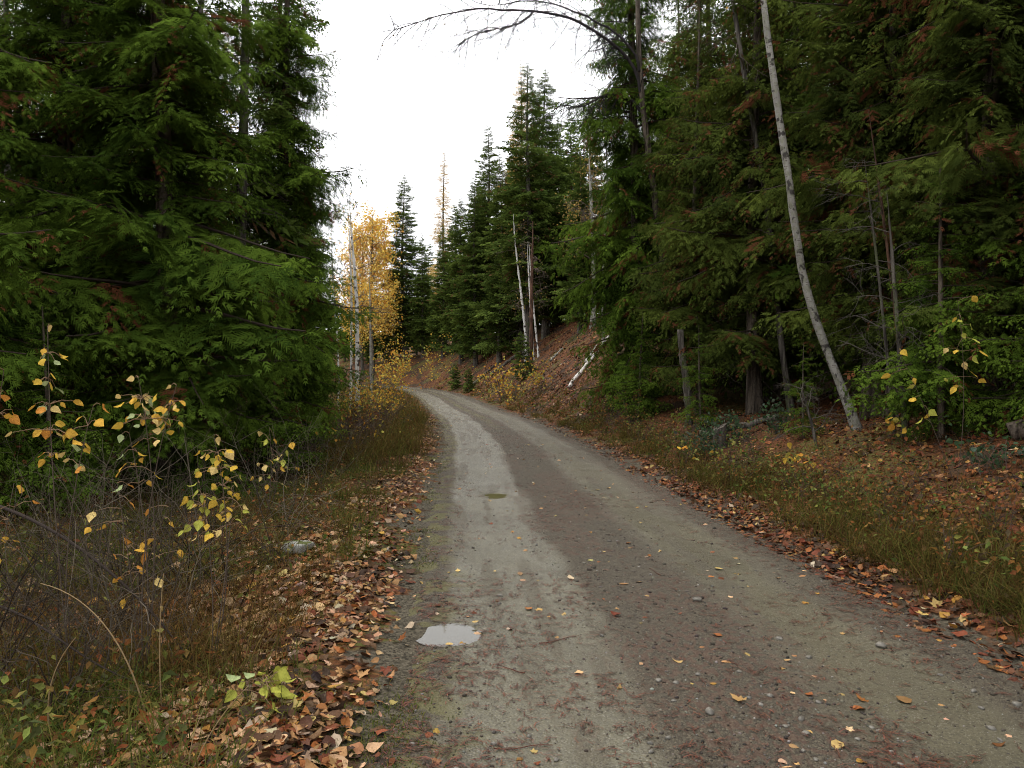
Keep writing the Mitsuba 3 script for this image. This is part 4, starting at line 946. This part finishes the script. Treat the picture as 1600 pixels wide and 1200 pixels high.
for i, (x, y, lab) in enumerate(((4.05, 10.9, 'cluster of bright yellow leaves on a short stem in front of the birch stems'), (3.05, 13.2, 'yellow and orange leaf cluster beside the right verge shrubs'), (5.35, 10.6, 'single golden leafed sprig on the litter right of the birch stems'))):
    bush('yellow_sprig', lab, x, y, 0.42, 3, 1095 + i, (16, 0.085, YELLOW, 0.06), category='sprig', rad=0.003, spread=0.25)

r = rng_of(1090)
g = Mesh()
for (n, ylo, yhi, dlo, dhi, keep, pal, hmax) in ((26000, 3.5, 60, 2.15, 5.2, lambda d, k: np.exp(-((d - 3.1) / 0.95) ** 2) * (0.3 + 0.7 * smooth(0.36, 0.58, k)), OLIVE + RUST + [(3, (0.06, 0.045, 0.022))], 0.46), (17000, 2.8, 45, -7.5, -2.5, lambda d, k: 0.2 + 0.6 * smooth(0.4, 0.6, k), OLIVE + RUST + [(5, (0.055, 0.06, 0.024))], 0.40)):
    x, y, d, s = scatter(r, n, ylo, yhi, dlo, dhi, 1.6)
    k = n2(x, y, 1.1, 71, 3) + 0.5
    ok = (r.random(n) < keep(d, k)) & in_frame(x, y, 0, 1.08)
    x, y, k = x[ok], y[ok], k[ok]; m = len(x)
    z = ground_height(x, y) + hmax * r.uniform(0.05, 1, m) * smooth(0.3, 0.65, k)
    far = np.maximum(1, y / 14)
    sz = r.uniform(0.024, 0.066, m) * far; vi = r.integers(0, 3, m); cc = pick(pal, r, m, 0.2)
    R = rot_xyz(r.uniform(0, 6.28, m), r.normal(-0.3, 0.5, m), r.normal(0, 0.6, m))
    for q in range(3):
        w = vi == q
        g.add(*place(FAR_LEAF[q][0], FAR_LEAF[q][1], np.stack([x, y, z], 1)[w], R[w], np.stack([sz, sz * 0.75, sz], 1)[w], cc[w]))
scene['undergrowth'] = g.ply('leaf_blade')
tag('undergrowth', 'low mixed weeds with small olive, rust and brown leaves covering the verges', 'undergrowth', kind='stuff')

# ---- saplings with leaves large enough to pick apart
LEAFC = {'yellow': (0.52, 0.35, 0.055), 'amber': (0.55, 0.33, 0.055), 'pale green': (0.30, 0.36, 0.17), 'yellow green': (0.36, 0.37, 0.070), 'orange': (0.50, 0.23, 0.05), 'straw': (0.56, 0.42, 0.16)}
def sapling(label, foot, stems, seed, colours, size, name='leafy_sapling', droop=0.75, thick=0.006):
    """stems: list of (top point, [(u along the stem, side dx, dy, dz), ...]) with one leaf at each side spot."""
    r = rng_of(seed); key = thing(name, label, 'sapling'); wood = Mesh()
    z = gz(*foot); k = 0; names = list(colours); w = np.array([colours[c] for c in names], float); w /= w.sum()
    for top, spots_ in stems:
        p0 = np.array([foot[0], foot[1], z - 0.05]); p1 = np.array(top, float)
        mid = (p0 + p1) / 2 + np.array([r.normal(0, 0.06), r.normal(0, 0.06), 0.05])
        pts = curve([p0, mid, p1], 16)
        wood.add(*tube(pts, np.linspace(thick * 0.75, thick * 0.28, 16), 5, False), (0.085, 0.065, 0.050))
        for (u, dx, dy, dz) in spots_:
            b = pts[min(int(u * 15), 15)]; e = b + np.array([dx, dy, dz])
            wood.add(*tube(np.array([b, (b + e) / 2 + [0, 0, 0.012], e]), [0.0024, 0.0019, 0.0012], 4, False), (0.20, 0.13, 0.08))
            c = names[r.choice(len(names), p=w)]; kk = f'{key}__leaf' if k == 0 else f'{key}__leaf_{k:03d}'
            s = size * r.uniform(0.72, 1.28)
            R = rot_xyz(math.atan2(dy, dx) + r.normal(0, 0.5), -droop + r.normal(0, 0.30), r.normal(0, 0.7))
            scene[kk] = {**leaf_dict(int(r.integers(0, 6)), c, LEAFC[c], 'leaf_blade'), 'to_world': mat4(R, e + R @ np.array([0.45 * s, 0, 0]), s)}
            k += 1
    scene[f'{key}__stem'] = wood.ply('twig_wood', True)
def spread_spots(seed, n, u0, u1, reach):
    r = rng_of(seed)
    return [(u, *(r.normal(0, reach, 3) * [1, 1, 0.55])) for u in np.linspace(u0, u1, n)]
sapling('tall sapling with amber and green leaves at the far left, highest of the leafy ones', (-2.30, 4.05), [((-2.40, 4.0, 1.86), spread_spots(1, 30, 0.68, 1.0, 0.050)), ((-2.22, 4.1, 1.45), spread_spots(2, 12, 0.80, 1.0, 0.045))], 1101, {'amber': 3, 'yellow': 2, 'pale green': 1.2, 'straw': 1.5, 'orange': 1}, 0.053)
sapling('sapling with a cluster of amber, straw and pale green leaves, second from the left', (-1.98, 4.15), [((-1.98, 4.1, 1.60), spread_spots(3, 26, 0.86, 1.0, 0.054)), ((-1.80, 4.15, 1.56), spread_spots(4, 16, 0.90, 1.0, 0.041)), ((-2.08, 4.2, 1.30), spread_spots(5, 10, 0.83, 1.0, 0.054))], 1102, {'amber': 2, 'yellow': 2, 'pale green': 2, 'straw': 2}, 0.053)
sapling('sapling with drooping yellow green leaves nearest the road', (-1.66, 4.25), [((-1.62, 4.2, 1.28), spread_spots(6, 30, 0.82, 1.0, 0.050)), ((-1.72, 4.25, 1.02), spread_spots(7, 28, 0.78, 1.0, 0.050)), ((-1.55, 4.3, 1.00), spread_spots(8, 18, 0.80, 1.0, 0.045))], 1103, {'yellow green': 3, 'yellow': 4, 'straw': 1}, 0.053)
sapling('thin sapling with a few orange leaves cut by the left picture edge', (-2.72, 4.1), [((-2.66, 4.05, 1.64), spread_spots(9, 12, 0.88, 1.0, 0.045)), ((-2.6, 4.1, 0.98), spread_spots(10, 12, 0.68, 1.0, 0.054))], 1104, {'orange': 3, 'amber': 2, 'straw': 1}, 0.053)
sapling('low sapling with scattered orange leaves in the left thicket', (-2.15, 4.45), [((-2.25, 4.4, 1.00), spread_spots(11, 12, 0.5, 1.0, 0.08)), ((-2.0, 4.5, 0.85), spread_spots(12, 12, 0.4, 1.0, 0.08))], 1105, {'orange': 2, 'amber': 2, 'straw': 1}, 0.062)
sapling('small plant with pale yellow green leaves low among the litter at lower left', (-1.16, 3.62), [((-1.12, 3.60, 0.20), spread_spots(13, 18, 0.4, 1.0, 0.05)), ((-1.2, 3.66, 0.16), spread_spots(14, 10, 0.58, 1.0, 0.045))], 1106, {'yellow green': 4, 'pale green': 1}, 0.072, droop=0.25, thick=0.003)
sapling('thin sapling with a few yellow leaves in front of the right hand young cedars', (5.0, 8.7), [((4.95, 8.6, 2.45), spread_spots(15, 16, 0.55, 1.0, 0.10)), ((4.3, 8.6, 1.9), spread_spots(16, 8, 0.5, 1.0, 0.08))], 1107, {'yellow': 2, 'yellow green': 2, 'straw': 1}, 0.095)
sapling('small sapling with pale pink and yellow leaves below the left cedars by the verge', (-2.75, 8.6), [((-2.7, 8.6, 1.05), spread_spots(17, 14, 0.5, 1.0, 0.10)), ((-2.5, 8.6, 0.85), spread_spots(18, 10, 0.5, 1.0, 0.08))], 1108, {'straw': 2, 'amber': 1, 'yellow green': 1}, 0.075)

# ---- dry stalks, fallen wood
def stalk(label, pts, rad, colour, name='dry_stalk', category='stalk', group=None, mat='twig_wood', sides=5):
    key = thing(name, label, category, group); p = curve(pts, 18); m = Mesh()
    m.add(*tube(p, np.linspace(rad, rad * 0.45, 18), sides), colour)
    scene[key] = m.ply(mat, True)
STRAW = (0.27, 0.19, 0.10)
stalk('bent straw coloured stalk arching left over the thicket floor', [[-1.72, 3.62, 0.02], [-1.80, 3.6, 0.28], [-1.95, 3.6, 0.50], [-2.20, 3.6, 0.64]], 0.004, STRAW)
stalk('straight dry stalk standing upright in the middle of the left thicket', [[-1.68, 3.70, 0.0], [-1.69, 3.70, 0.3], [-1.67, 3.70, 0.66]], 0.0035, STRAW)
stalk('long dry stalk leaning right out of the litter at lower left', [[-1.27, 3.02, 0.0], [-1.20, 3.05, 0.18], [-1.06, 3.1, 0.36]], 0.003, STRAW)
stalk('thin forked dry stalk left of the leaning stalk at lower left', [[-1.28, 3.05, 0.0], [-1.27, 3.05, 0.14], [-1.22, 3.08, 0.30]], 0.003, STRAW)
stalk('dry stalk curving right near the bent stalk', [[-2.1, 3.5, 0.0], [-2.08, 3.5, 0.25], [-1.98, 3.5, 0.42]], 0.004, STRAW)
stalk('dark dead branch slanting down through the left thicket', [[-3.1, 4.6, 0.85], [-2.6, 4.5, 0.66], [-2.15, 4.4, 0.36], [-1.9, 4.35, 0.12], [-1.78, 4.3, 0.0]], 0.012, (0.040, 0.031, 0.026), 'dead_branch', 'branch')
stalk('lower dark dead branch lying in the left thicket', [[-2.9, 4.1, 0.42], [-2.4, 4.0, 0.28], [-2.0, 3.9, 0.10], [-1.7, 3.9, 0.03]], 0.008, (0.040, 0.031, 0.026), 'dead_branch', 'branch')
def log(label, a, b, r0, r1, bark, seed, name='fallen_log', lift=0.02):
    r = rng_of(seed); key = thing(name, label, 'log'); n = 14
    x = np.linspace(a[0], b[0], n); y = np.linspace(a[1], b[1], n); rad = np.linspace(r0, r1, n)
    z = np.linspace(gz(a[0], a[1]), gz(b[0], b[1]), n) + rad * 0.8 + lift
    p = np.stack([x, y, z], 1) + r.normal(0, 0.02, (n, 3))
    scene[key] = mikit.ply(tube(p, rad * (1 + 0.06 * r.normal(size=n)), 9), bark, True)
log('longer pale birch log lying up the leaf covered bank', (2.40, 32.5), (4.85, 37.5), 0.085, 0.06, 'white_bark', 1201, 'birch_log', 0.08)
log('shorter pale birch log beside the longer one on the bank', (3.35, 35.6), (4.1, 37.2), 0.06, 0.045, 'white_bark', 1202, 'birch_log', 0.12)
log('pale broken piece of birch on the upper bank', (2.2, 44.5), (3.0, 45.5), 0.07, 0.06, 'birch_bark', 1203, 'birch_log', 0.06)
log('dark log lying across the left end of the bank', (-1.6, 56.5), (1.0, 57.0), 0.13, 0.09, 'grey_bark', 1204, lift=0.15)
log('reddish dead log slanting down the bank to the road', (-1.1, 52.0), (0.2, 54.2), 0.12, 0.08, 'red_bark', 1205, lift=0.1)
log('grey dead log lying low on the bank near the bend', (-2.9, 58.8), (-1.4, 60.2), 0.10, 0.07, 'grey_bark', 1206, lift=0.1)
log('bark bare white piece of wood on the inside of the bend', (-5.05, 25.2), (-4.75, 25.9), 0.045, 0.035, 'birch_bark', 1207, lift=0.12)
log('mossy grey log in the shade at the foot of the right hand wood', (3.9, 16.0), (5.3, 15.4), 0.075, 0.06, 'grey_bark', 1208, lift=0.15)
log('dark rotting log half under the leaves at the right picture edge', (6.4, 9.9), (8.4, 9.3), 0.13, 0.10, 'cedar_bark', 1209, lift=0.0)
key = thing('mossy_stump', 'short mossy grey stump with a sloping top among the right hand shrubs', 'stump')
a = np.arange(12) * 2 * np.pi / 12; rr = 0.13 * (1 + 0.16 * np.sin(3 * a) + 0.08 * np.sin(7 * a)); bx, by = 4.02, 14.9; bz = gz(bx, by)
sv = []
for hh, s in ((-0.1, 1.5), (0.02, 1.25), (0.12, 1.05), (0.42, 0.98)):
    for t, q in zip(a, rr):
        sv.append([bx + q * s * math.cos(t), by + q * s * math.sin(t), bz + hh + (0.07 * math.cos(t) if hh > 0.3 else 0)])
sv.append([bx, by, bz + 0.40])
sf = [[i * 12 + j, i * 12 + (j + 1) % 12, (i + 1) * 12 + (j + 1) % 12] for i in range(3) for j in range(12)] + [[i * 12 + j, (i + 1) * 12 + (j + 1) % 12, (i + 1) * 12 + j] for i in range(3) for j in range(12)] + [[36 + j, 36 + (j + 1) % 12, 48] for j in range(12)]
scene[key] = mikit.ply((np.array(sv), np.array(sf)), 'grey_bark', 35)
for i, (x0, y0, th, L) in enumerate(((0.05, 3.35, 0.05, 0.26), (-0.28, 3.12, 0.5, 0.17), (0.28, 4.7, 0.25, 0.24), (-0.02, 4.25, 2.7, 0.20), (1.15, 6.2, 1.9, 0.18))):
    xx = np.linspace(-0.5, 0.5, 6) * L; px_, py_ = x0 + xx * math.cos(th), y0 + xx * math.sin(th) + 0.02 * np.sin(xx / L * 5)
    stalk('thin brown twig lying on the wet road surface', np.stack([px_, py_, road_z_at(px_, py_) + 0.006], 1), 0.0035, (0.085, 0.035, 0.024), 'fallen_twig', 'twig', 'thin twigs lying on the road', sides=4)
